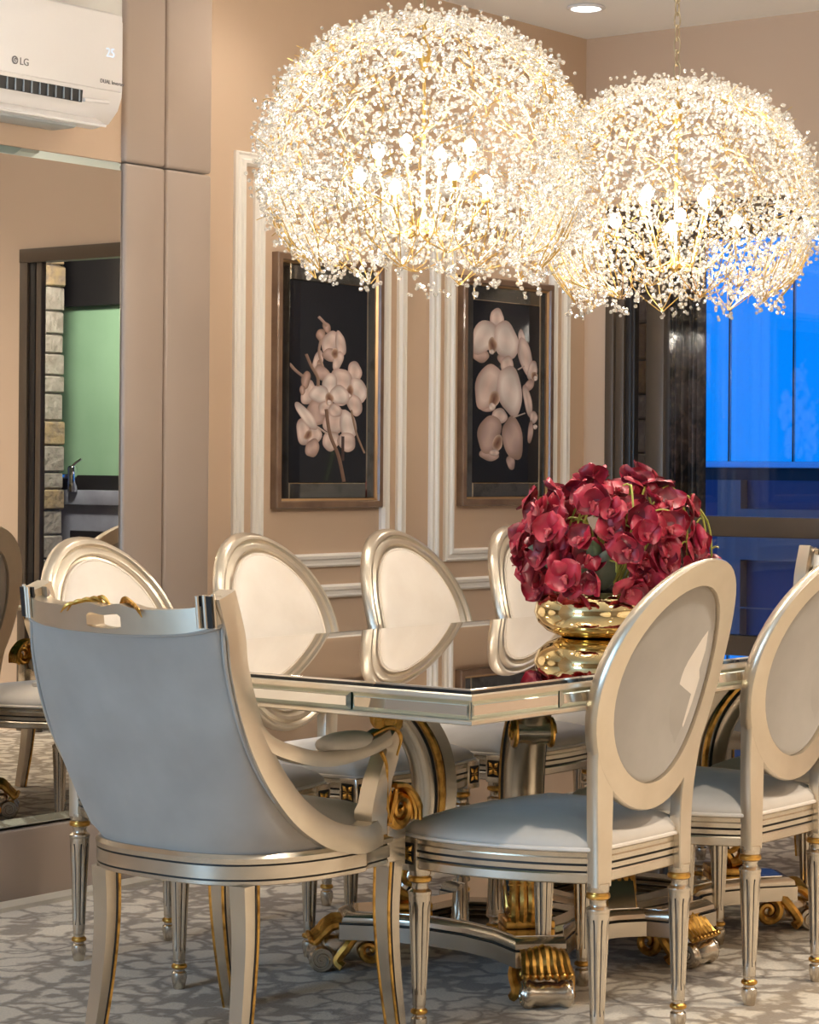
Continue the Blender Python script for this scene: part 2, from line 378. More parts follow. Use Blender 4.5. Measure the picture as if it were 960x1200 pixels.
# parapet with frameless glass and blue dusk beyond
pw = sempty('wall_parapet', 'low terrace parapet with a metal cap and frameless glass')
MB().box((9.5, 1.5, -.02), (9.62, 9, 1.11)).obj('parapet_wall', 'parapet', pw)
MB().bbox((9.46, 1.5, 1.165), (9.66, 9, 1.195), .006, 2).obj('cap_rail', 'rail_metal', pw)
MB().box((9.5, 1.5, 1.11), (9.62, 9, 1.165)).obj('base_channel', 'bronze_dark', pw)
yj = 5.492
for k in range(-6, 8):
    y = yj + .331 * k
    MB().box((9.555, y - .0025, 1.195), (9.575, y + .0025, 3.6)).obj('glass_joint', 'bronze_dark', pw)
    MB().box((9.562, y + .0026, 1.195), (9.568, y + .328, 3.6)).obj('glass_pane', 'window_glass', pw)
MB().box((9.44, 5.36, 0), (9.5, 5.48, 1.11)).box((9.44, 4.4, .75), (9.5, 5.36, .98)).obj('parapet_panel', 'patio_floor', pw)
# outdoor kitchen seen in the mirror
ok = thing('outdoor_kitchen', 'outdoor kitchen counter with green back panel and black splash seen through the door', 'counter', (9.2, 0.3, 0))
MB().box((0, -1.3, 1.10), (.06, 1.0, 2.02)).obj('back_panel', 'patio_green', ok)
MB().box((-.02, -1.3, 1.02), (.06, 1.0, 1.10)).obj('splashback', 'patio_black', ok)
MB().box((-.06, -1.3, 2.02), (.06, 1.0, 2.44)).obj('hood', 'patio_black', ok)
MB().bbox((-.12, -1.3, .94), (.0, 1.0, 1.02), .006, 2).obj('worktop', 'patio_marble', ok)
MB().box((-.08, -1.3, 0), (.0, 1.0, .94)).obj('counter_body', 'patio_marble', ok)
MB().bbox((-.10, -.35, .55), (-.07, .4, .80), .004, 1).obj('oven_niche', 'patio_black', ok)
struct(MB().box((XB + .2, -4, 2.45), (9.6, 4.2, 2.6)).obj('ceiling_patio', 'patio_black'), 'dark patio roof outside the door')
struct(MB().box((9.27, -6, -.02), (9.4, 3.9, 2.45)).obj('wall_patio', 'stone_mortar'), 'dark rear wall of the patio')
struct(MB().box((XB + .2, -4.1, -.02), (9.4, -4, 2.45)).obj('wall_patio_end', 'stone_mortar'), 'dark end wall of the patio')
fc = thing('faucet', 'chrome wall faucet over the outdoor kitchen splashback', 'faucet', (9.14, -.02, 1.06))
MB().tube([(.05, -.11, .035), (-.06, -.11, .035), (-.08, -.02, .035), (-.08, .02, .035)], .012, 8).obj('spout_pipe', 'chrome', fc)
MB().lathe([(.022, -.05), (.026, -.045), (.026, .08), (.02, .09)], 14, (-.08, .03)).obj('faucet_body', 'chrome', fc)
MB().tube([(-.08, .03, .09), (-.08, .06, .11), (-.08, .10, .13)], .007, 6).obj('lever', 'chrome', fc)
light('patio_lamp', 'AREA', (8.15, .7, 2.43), 48, (1, .95, .86), (R(-25), R(-30), 0), size=.35)

light('terrace_fill', 'POINT', (7.55, 3.9, 2.2), 9, (1, .85, .65), shadow_soft_size=.06)  # unseen warm fill, added to brighten the stone pier
for nm, lb_, (lx, ly, lz) in (('patio_ceiling_lamp', 'small black lamp under the patio roof by the outdoor kitchen', (8.15, .7, 2.45)), ('terrace_lantern', 'added small black lantern over the terrace fill light', (7.55, 3.9, 2.45))):  # the lantern is invented, only a body for the terrace fill
    pl_ = thing(nm, lb_, 'lamp', (lx, ly, lz))
    MB().lathe([(.001, 0), (.05, 0), (.05, -.008), (.006, -.010), (.006, -.015), (.001, -.015)] if nm[0] == 'p' else [(.001, 0), (.04, 0), (.04, -.008), (.005, -.010), (.005, -.14), (.001, -.14)], 16).obj('mount', 'bronze_dark', pl_)
    MB().lathe([(.012, -.014), (.11, -.014), (.11, -.006), (.012, -.006)] if nm[0] == 'p' else [(.006, -.12), (.07, -.16), (.07, -.165), (.006, -.13)], 20).obj('shade', 'bronze_dark', pl_)
# ------------------------------------------------------------------ ceiling downlights
def downlight(x, y, label, e, spot=True):
    t = thing('recessed_downlight', label, 'downlight', (x, y, ZC), 0, 'recessed ceiling downlights')
    m = MB(); m.lathe([(.062, -.002), (.066, -.006), (.058, -.012), (.050, -.010), (.048, -.001)], 28); m.obj('trim_ring', 'plastic_white', t)
    MB().lathe([(.001, -.004), (.048, -.004), (.048, -.0035), (.001, -.0035)], 28).obj('lens', 'downlight_glow', t)
    s = light('downlight_beam', 'SPOT', (x, y, ZC - .03), e, (1, .90, .77), spot_size=R(140), spot_blend=1.0, shadow_soft_size=.07)
    return t
downlight(6.637, 4.371, 'round ceiling downlight near the corner above the pictures', 14)
downlight(5.15, 4.371, 'round ceiling downlight above the moulded wall, hidden by the lamps', 9)
downlight(3.7, 4.0, 'round ceiling downlight before the air conditioner', 9)
downlight(3.6, 1.25, 'round ceiling downlight over the room-side chairs near the armchair', 120)
downlight(5.3, 1.15, 'round ceiling downlight over the room-side chairs near the door', 130)
downlight(6.55, .7, 'added ceiling downlight brightening the door wall', 85)  # unseen, added to lift the door wall as mirrored
downlight(2.2, -.9, 'added fill downlight behind the photographer, left of the row', 60)  # unseen warm room fill added on the camera side
downlight(4.2, -1.4, 'added fill downlight behind the photographer, middle of the row', 110)  # second added fill, out of view behind the camera
downlight(6.0, -1.0, 'added fill downlight behind the photographer, near the door wall', 100)  # third added fill, also lifts the mirrored door wall

# ------------------------------------------------------------------ dining table
XC, YC_ = 4.80, 3.094
TX0, TX1, TY0, TY1, TZ = 3.479, 6.12, 2.5287, 3.66, .7546
tb = thing('dining_table', 'mirrored dining table with silver edges on gilded scroll legs', 'table', (XC, YC_, 0))
hx, hy = (TX1 - TX0) / 2, (TY1 - TY0) / 2
MB().bbox((-hx + .004, -hy + .004, TZ - .008), (hx - .004, hy - .004, TZ), .0008, 1).obj('table_top', 'mirror_top', tb)
MB().box((-hx + .001, -hy + .001, TZ - .0095), (hx - .001, hy - .001, TZ - .0035)).obj('top_edge', 'glass_edge_dark', tb)
def band(name, za, zb, out, m):
    b = MB(); hh = (zb - za)
    prof = [(-.03, 0), (out - .003, 0), (out, .2 * hh), (out, .8 * hh), (out - .003, hh), (-.03, hh)]
    rg = []
    for sx, sy in ((-1, -1), (1, -1), (1, 1), (-1, 1), (-1, -1)):
        rg.append([(sx * (hx + q), sy * (hy + q), za + z) for q, z in prof])
    b.rings(rg, True, False); return b.obj(name, m, tb, 25)
band('upper_moulding', TZ - .022, TZ - .0095, .004, 'silver_pale')
band('lower_moulding', .689, .698, .006, 'silver_pale')
MB().box((-hx + .012, -hy + .012, .690), (hx - .012, hy - .012, TZ - .0096)).obj('apron_core', 'glass_edge_green', tb)
# bevelled mirror panels round the apron
def mpanel(L, parent, pos, rz):
    za, zb, b, g = .6985, TZ - .0225, .008, .0022
    m = MB(); l = L / 2 - g
    I = [(-l + b, -.005, za + b), (l - b, -.005, za + b), (l - b, -.005, zb - b), (-l + b, -.005, zb - b)]
    O = [(-l, 0, za), (l, 0, za), (l, 0, zb), (-l, 0, zb)]
    m.add(I + O, [(0, 1, 2, 3)], 0); 
    o = len(m.v); m.add(I + O, [(4, 5, 1, 0), (5, 6, 2, 1), (6, 7, 3, 2), (7, 4, 0, 3)], 1)
    key = ('mp', round(L, 4))
    if key not in MPC:
        MPC[key] = m.mesh('mirror_panel', ['mirror', 'mirror_bevel'], 5)
    p = link('mirror_panel', MPC[key], parent); p.location = pos; p.rotation_euler = (0, 0, rz); return p
MPC = {}
nl, ns = 9, 4
for i in range(nl):
    L = 2 * hx / nl; x = -hx + L * (i + .5)
    mpanel(L, tb, (x, -hy + .006, 0), 0); mpanel(L, tb, (x, hy - .006, 0), math.pi)
for i in range(ns):
    L = 2 * hy / ns; y = -hy + L * (i + .5)
    mpanel(L, tb, (-hx + .006, y, 0), -math.pi / 2); mpanel(L, tb, (hx - .006, y, 0), math.pi / 2)
# plinth: concave platform with corner blocks
BY = .08                               # base centre offset in y
half = [(-.60, -.245), (-.52, -.325)]
bay = [(-.52, -.325), (-.43, -.262), (-.34, -.225), (-.24, -.215), (-.17, -.235), (-.115, -.275), (-.10, -.335)]
def qmirror(pts, sx, sy): return [(x * sx, y * sy) for x, y in pts]
lower = [(-.60, -.245)] + bay + [(.10, -.335)] + [(-x, y) for x, y in bay[::-1]][1:] + [(.60, -.245)]
right_side = [(.55, -.15), (.525, -.05), (.525, .05), (.55, .15)]
outl = lower + right_side + [(-x, -y) for x, y in lower] + [(-x, -y) for x, y in right_side]
def offs(o, k): return [(x * (1 - k / .5), y * (1 - k / .3)) for x, y in o]
def platform():
    m = MB(); rg = []
    for k, z, mi in ((0, .078, 0), (0, .112, 0), (.006, .114, 0), (.004, .118, 0), (.006, .128, 0), (.016, .136, 0), (.022, .138, 0)):
        rg.append([(x, y + BY, z) for x, y in offs(outl, k)])
    m.rings(rg, True, True); return m.obj('plinth', 'silver_leaf', tb, 30)
platform()
m = MB(); m.rings([[(x, y + BY, .1125) for x, y in offs(outl, .0035)], [(x, y + BY, .1142) for x, y in offs(outl, -.0003)], [(x, y + BY, .1155) for x, y in offs(outl, .0035)]], True, False); m.obj('plinth_line', 'groove_black', tb)
m = MB(); m.prism([(x, y + BY) for x, y in offs(outl, .027)], .137, .1405); m.obj('plinth_mirror', 'mirror_top', tb)
def spiral(cx, cz, r0, r1, turns, a0, n=26, sgn=1):
    return [(cx + lerp(r0, r1, i / n) * math.cos(a0 + sgn * turns * 2 * math.pi * i / n), cz + lerp(r0, r1, i / n) * math.sin(a0 + sgn * turns * 2 * math.pi * i / n)) for i in range(n + 1)]
# scroll legs, radial plane: local x outward, z up
def make_leg_meshes():
    prof = catmull([(.02, 0, .17), (-.015, 0, .23), (-.04, 0, .31), (-.05, 0, .40), (-.038, 0, .49), (-.005, 0, .56), (.05, 0, .62), (.12, 0, .66), (.18, 0, .688)], 5)
    N = len(prof); rad = [.034 + .013 * math.sin(math.pi * min(1, i / (N - 1))) for i in range(N)]
    body = MB().tube(prof, rad, 16, flat=.95, up=(0, 1, 0)).mesh('leg', 'silver_leaf')
    # slab behind the round shaft: silver rib with dark line and gilt band
    rib = MB()
    inner = [Vector((p.x - rad[i] * .95, 0, p.z + .01)) for i, p in enumerate(prof)]
    rib.tube(inner, 1, sect=[(-.036, -.012), (.036, -.012), (.036, .012), (-.036, .012)], up=(0, 1, 0))
    rib = rib.mesh('rib', 'silver_leaf')
    gb = MB()
    for s in (-1, 1):
        q = [Vector((p.x - rad[i] * .45, s * (rad[i] * .93), p.z + .004)) for i, p in enumerate(prof)]
        gb.tube(q, .0085, 6)
    gb = gb.mesh('gilt_band', 'gold_leaf')
    bl = MB()
    for s in (-1, 1):
        q = [Vector((p.x - rad[i] * .15, s * (rad[i] * 1.0), p.z + .002)) for i, p in enumerate(prof)]
        bl.tube(q, .004, 5)
    bl = bl.mesh('dark_line', 'groove_black')
    # gilded base: block with acanthus and volutes
    ac = MB(); ac.bbox((-.05, -.055, .141), (.055, .055, .158), .004, 2, 0)
    for s in (-1, 1):
        sp = spiral(.0, .225, .055, .008, 1.6, -math.pi / 2, 34, 1)
        ac.tube([(x, s * .034, z) for x, z in sp], [lerp(.014, .005, i / 34) for i in range(35)], 8)
    for k in range(-2, 3):
        ac.tube(catmull([(.045, k * .017, .158), (.060, k * .019, .20), (.048, k * .017, .25), (.066, k * .014, .275)], 5), [.011] * 4 + [.010] * 6 + [.008] * 4 + [.005, .002], 7)
        ac.tube(catmull([(-.02, k * .017, .158), (-.034, k * .018, .22), (-.052, k * .016, .28)], 5), [.010] * 6 + [.007] * 3 + [.003, .002], 7)
    for k in range(6): ac.bbox((.045, -.05, .166 + k * .017), (.058, .05, .175 + k * .017), .003, 1)
    ac = ac.mesh('acanthus_base', 'gold_leaf')
    roll = MB(); M = Matrix.Translation((.055, 0, .575)) @ Matrix.Rotation(R(90), 4, 'X')
    roll.lathe([(.001, -.036), (.026, -.036), (.024, -.018), (.029, 0), (.024, .018), (.026, .036), (.001, .036)], 18, M=M)
    roll = roll.mesh('top_roll', 'silver_leaf')
    rr = MB()
    for s in (-1, 1):
        rr.lathe([(.010, -.005), (.033, -.005), (.035, 0), (.033, .005), (.010, .005)], 18, M=Matrix.Translation((.055, s * .041, .575)) @ Matrix.Rotation(R(90), 4, 'X'))
        rr.tube([(.055 + a, s * .047, b + .575) for a, b in spiral(0, 0, .026, .004, 1.5, 0, 22)], .0035, 5)
    rr = rr.mesh('roll_rosette', 'gold_leaf')
    return body, dict(rib=rib, gilt_band=gb, dark_line=bl, acanthus_base=ac, top_roll=roll, roll_rosette=rr)
lb, lparts = make_leg_meshes()
LX, LY = .445, .165
for sx in (-1, 1):
    for sy in (-1, 1):
        lo = link('leg', lb, tb); lo.location = (sx * LX, sy * LY + BY, 0)
        lo.rotation_euler = (0, 0, math.atan2(sy * .72, sx * .70))
        for nme, me in lparts.items():
            link(nme, me, lo)
# scroll feet under the corners: silver roll with gilt acanthus
def foot_meshes():
    f = MB()
    f.lathe([(.001, -.052), (.026, -.052), (.030, -.046), (.030, -.036), (.024, -.026), (.027, 0), (.024, .026), (.030, .036), (.030, .046), (.026, .052), (.001, .052)], 20, M=Matrix.Translation((.055, 0, .030)) @ Matrix.Rotation(R(90), 4, 'X'))
    for s in (-1, 1):
        f.tube([(.055 + a, s * .053, .030 + b) for a, b in spiral(0, 0, .026, .003, 1.6, math.pi * .5, 26, -1)], .004, 6)
    f.bbox((-.07, -.03, .02), (.05, .03, .078), .015, 2)
    f = f.mesh('foot', 'silver_leaf')
    g = MB()
    for k in range(-3, 4):
        g.tube(catmull([(-.02, k * .013, .11), (.028, k * .014, .118 - abs(k) * .004), (.052, k * .015, .088), (.072, k * .016, .070), (.084, k * .016, .078)], 5), [.011] * 10 + [.009] * 6 + [.006] * 4 + [.003], 7)
    for s in (-1, 1):
        g.tube([(-.055 + a, s * .045, .050 + b) for a, b in spiral(0, 0, .034, .005, 1.4, math.pi * .4, 26, s)], [lerp(.012, .006, i / 26) for i in range(27)], 7)
        g.tube(catmull([(-.02, s * .05, .085), (.0, s * .062, .06), (.02, s * .058, .03), (.008, s * .064, .016)], 5), .012, 7)
    g = g.mesh('foot_acanthus', 'gold_leaf')
    return f, g
ff, fg = foot_meshes()
for sx, sy, px, py in ((-1, -1, -.545, -.275), (-1, 1, -.545, .275), (1, -1, .545, -.275), (1, 1, .545, .275), (0, -1, 0, -.29), (0, 1, 0, .29)):
    fo = link('foot', ff, tb); fo.location = (px, py + BY, 0); fo.rotation_euler = (0, 0, math.atan2(sy * .72, sx * .70))
    link('foot_acanthus', fg, fo)

# ------------------------------------------------------------------ oval-back dining chair
ZR0, ZR1 = .343, .408
WF, WR, DP = .2235, .153, .1925
def lean(z): return -.150 * max(0, (z - .40) / .577) ** 2.3
def seat_outline(k=0.0, n=10):
    """closed loop, counter clockwise from rear left; k = outward offset"""
    a = bez((-WR - .012, -DP + .002), (-WR, -DP - .006), (WR, -DP - .006), (WR + .012, -DP + .002), n)[:-1]
    b = bez((WR + .012, -DP + .002), (WR + .075, -DP + .10), (WF + .055, .06), (WF + .022, DP + .0), n)[:-1]
    c = bez((WF + .022, DP), (WF + .022, DP + .028), (WF + .01, DP + .026), (WF - .01, DP + .028), 4)[:-1]
    d = bez((WF - .01, DP + .028), (.08, DP + .062), (-.08, DP + .062), (-WF + .01, DP + .028), n)[:-1]
    e = [(-x, y) for x, y in c[::-1]]; g = [(-x, y) for x, y in b[::-1]]
    pts = a + b + c + d + [(-WF + .01 - .0, DP + .028)] + e[:-1] + [(-(WF + .022), DP)] + g[:-1]
    cx, cy = 0, .0
    return [(x * (1 + k / .24), (y - cy) * (1 + k / .21) + cy) for x, y in pts]
def build_chair(label):
    t = thing('dining_chair', label, 'chair')
    # seat rail with dark reeded lines
    zz = [(ZR0, -.003), (ZR0 + .003, .001), (.361, .001), (.364, -.001), (.3645, -.004), (.3680, -.004), (.3685, 0), (.378, .001), (.3785, -.004), (.3825, -.004), (.383, .002), (.393, .003), (.3935, -.001), (.404, .001), (ZR1, -.003), (ZR1, -.05)]
    m = MB()
    for j in range(len(zz) - 1):
        (za, ka), (zb, kb) = zz[j], zz[j + 1]
        m.rings([[(x, y, za) for x, y in seat_outline(ka)], [(x, y, zb) for x, y in seat_outline(kb)]], True, False, 1 if (ka < -.0025 and kb < -.0025 and j < len(zz) - 2) else 0)
    m.rings([[(x, y, ZR0) for x, y in seat_outline(-.002)], [(x, y, ZR0 + .002) for x, y in seat_outline(-.06)]], True, False)
    m.obj('seat_rail', ['silver_leaf', 'groove_black'], t, 30)
    # cushion
    m = MB(); rg = []
    for k, z in ((-.002, .402), (.004, .412), (.003, .424), (-.008, .436), (-.035, .449), (-.075, .459), (-.12, .465), (-.17, .468), (-.205, .469)):
        rg.append([(x, y, z) for x, y in seat_outline(k)])
    m.rings(rg, True, True); m.obj('seat_cushion', 'velvet', t, 60)
    m = MB(); m.tube([(x, y, .411) for x, y in seat_outline(.005)], .0042, 6, True); m.obj('seat_piping', 'leather_cream', t)
    # front corner blocks with rosettes
    for s in (-1, 1):
        bx, by = s * (WF + .004), DP + .012
        b = MB(); b.bbox((bx - .026, by - .026, .338), (bx + .026, by + .026, .410), .003, 2); bo = b.obj('corner_block', 'silver_leaf', t)
        for ax in (0, 1):
            ro = MB()
            def T(a, bz, d): return (bx + a, by + .026 + d, .374 + bz) if ax == 0 else (bx + s * (.026 + d), by + a, .374 + bz)
            q = .019
            ro.add([T(-q, -q * 1.15, .0006), T(q, -q * 1.15, .0006), T(q, q * 1.15, .0006), T(-q, q * 1.15, .0006)], [(0, 1, 2, 3)], 1)
            for k in range(4):
                an = math.pi / 4 + k * math.pi / 2; ca, sa = math.cos(an), math.sin(an)
                P = []
                for (l, wd, d) in ((.003, 0, .001), (.012, .006, .002), (.0215, 0, .001), (.012, -.006, .002)):
                    P.append(T(ca * l - sa * wd, (sa * l + ca * wd) * 1.1, d))
                P.append(T(ca * .012, sa * .012 * 1.1, .005))
                ro.add(P, [(0, 1, 4), (1, 2, 4), (2, 3, 4), (3, 0, 4)], 0)
            for k in range(2):
                an = math.pi / 2 * k; ca, sa = math.cos(an), math.sin(an)
                ro.add([T(ca * .013 - sa * .001, sa * .013 + ca * .001, .0015), T(ca * .013 + sa * .001, sa * .013 - ca * .001, .0015), T(-ca * .013 + sa * .001, -sa * .013 - ca * .001, .0015), T(-ca * .013 - sa * .001, -sa * .013 + ca * .001, .0015)], [(0, 1, 2, 3)], 0)
            ro.obj('rosette', ['gold_leaf', 'groove_black'], bo, 20)
    # legs
    n = 32
    def leg_mesh():
        m = MB()
        m.lathe([(.012, 0), (.0135, .006), (.0175, .026), (.0165, .036), (.0125, .040), (.0125, .044)], 16)
        m.lathe([(.0130, .056), (.0125, .060), (.0142, .064)], 16)
        zs = [.064, .085, .10, .16, .22, .262, .275, .287]
        rg = []; 
        for j, z in enumerate(zs):
            r = lerp(.0135, .0232, (z - .064) / .223)
            ring = []
            for i in range(n):
                g = (i % 4 == 0 or i % 4 == 1)
                dr = .0028 if (i % 4 == 0 and 2 <= j <= 5) else 0
                if i % 4 == 1 and 2 <= j <= 5: dr = .0028
                an = 2 * math.pi * (i + .5) / n
                if i % 4 in (0, 1) : an += (.028 if i % 4 == 0 else -.028)
                ring.append((math.cos(an) * (r - dr), math.sin(an) * (r - dr), z))
            rg.append(ring)
        o = len(m.v); m.v += [p for r_ in rg for p in r_]
        for j in range(len(zs) - 1):
            for i in range(n):
                k = (i + 1) % n
                m.f.append((o + j * n + i, o + j * n + k, o + (j + 1) * n + k, o + (j + 1) * n + i))
                m.mi.append(1 if (i % 4 == 0 and 1 <= j <= 5) else 0)
        m.lathe([(.0232, .287), (.0245, .290), (.0240, .295), (.0170, .300), (.0160, .308), (.0190, .314)], 20)
        m.lathe([(.0200, .326), (.0225, .330), (.0225, .345)], 20)
        return m.mesh('leg', ['silver_leaf', 'groove_black'], 35)
    lm = leg_mesh()
    r1 = MB().lathe([(.0125, .044), (.0172, .047), (.0178, .050), (.0172, .053), (.0125, .057)], 18).mesh('gilt_ring', 'gold_leaf')
    r2 = MB().lathe([(.0185, .313), (.0238, .316), (.0245, .320), (.0238, .324), (.0185, .328)], 18).mesh('gilt_ring', 'gold_leaf')
    for x, y in ((-WF, DP), (WF, DP), (-WR, -DP), (WR, -DP)):
        l = link('leg', lm, t); l.location = (x, y, 0)
        link('gilt_ring', r1, l); link('gilt_ring', r2, l)
    # back frame: moulded oval ring + posts
    Zo, Ax, Az = .727, .198, .226           # centreline of the ring
    def bpt(x, z, d):                       # d: + towards the front
        return Vector((x, -DP + lean(z) + .22 * x * x + d - .004, z))
    NE = 56
    secs = [(.026, -.017), (.029, -.010), (.029, -.002), (.026, .003), (.024, .011), (.019, .016), (.013, .016), (.009, .010), (.006, .008), (.003, .010), (-.002, .015), (-.010, .015), (-.015, .009), (-.018, .003), (-.024, .002), (-.026, -.004), (-.026, -.017)]
    m = MB(); rg = []
    for i in range(NE + 1):
        a = 2 * math.pi * i / NE; ca, sa = math.cos(a), math.sin(a)
        nx, nz = ca * Az, sa * Ax; L = math.hypot(nx, nz); nx /= L; nz /= L
        rg.append([bpt(Ax * ca + nx * q, Zo + Az * sa + nz * q, d) for q, d in secs])
    m.rings(rg, True, False)
    for s in (-1, 1):
        cl = bez((WR, .338), (WR - .002, .50), (WR + .002, .54), (.1945, .685), 14)
        wd = [.0225 + .004 * math.sin(math.pi * i / 14) - .004 * max(0, (i - 9) / 5) for i in range(15)]
        rg = []
        for (x, z), w_ in zip(cl, wd):
            rg.append([bpt(s * (x + q), z, d) for q, d in ((-w_ + .002, -.0168), (w_ - .002, -.0168), (w_, -.014), (w_, -.002), (w_ - .004, .011), (w_ * .3, .014), (-w_ * .3, .014), (-w_ + .004, .011), (-w_, -.002), (-w_, -.014))])
        m.rings(rg, True, True)
    m.obj('back_frame', 'silver_pale', t, 35)
    bi, bz = Ax - .024, Az - .024
    # rear fabric panel, recessed
    m = MB(); rg = []
    for k, d in ((1.0, -.004), (.98, -.0085), (.93, -.010), (.6, -.011), (.3, -.011), (.02, -.011)):
        rg.append([bpt(bi * k * math.cos(2 * math.pi * i / 44), Zo + bz * k * math.sin(2 * math.pi * i / 44), d) for i in range(44)])
    m.rings(rg, True, True); m.obj('back_panel', 'velvet_grey', t, 60)
    m = MB(); rg = []
    for k, d in ((1.0, -.003), (.985, .006), (.95, .013), (.88, .018), (.75, .022), (.5, .025), (.25, .026), (.02, .026)):
        rg.append([bpt(bi * k * math.cos(2 * math.pi * i / 44), Zo + bz * k * math.sin(2 * math.pi * i / 44), d) for i in range(44)])
    m.rings(rg, True, True); m.obj('back_cushion', 'leather_cream', t, 60)
    m = MB(); m.tube([bpt(bi * .985 * math.cos(2 * math.pi * i / 56), Zo + bz * .985 * math.sin(2 * math.pi * i / 56), .006) for i in range(56)], .004, 6, True); m.obj('back_piping', 'leather_cream', t)
    return t
CX = [4.0715, 4.6737, 5.2759, 5.8781]; FX = [4.08, 4.682, 5.2845, 5.8867]
CYc, FYc = 2.729, 3.787
cl = ['first silver oval-back chair on the room side, next to the handled armchair',
      'second silver oval-back chair on the room side from the handled armchair',
      'third silver oval-back chair on the room side from the handled armchair',
      'fourth silver oval-back chair on the room side, farthest from the handled armchair']
fl = ['oval-back chair with cream front on the moulded-wall side, first from the handled armchair',
      'oval-back chair with cream front on the moulded-wall side, second from the handled armchair',
      'oval-back chair with cream front on the moulded-wall side, third from the handled armchair',
      'oval-back chair with cream front on the moulded-wall side, fourth, behind the red orchids']
proto = build_chair(cl[0]); proto['group'] = 'oval-back dining chairs'
proto.location = (CX[0], CYc, 0)
for i in range(1, 3):
    c = copy_tree(proto); c.location = (CX[i], CYc, 0); c['label'] = cl[i]
for i in range(4):
    c = copy_tree(proto); c.location = (FX[i], FYc, 0); c.rotation_euler = (0, 0, math.pi); c['label'] = fl[i]

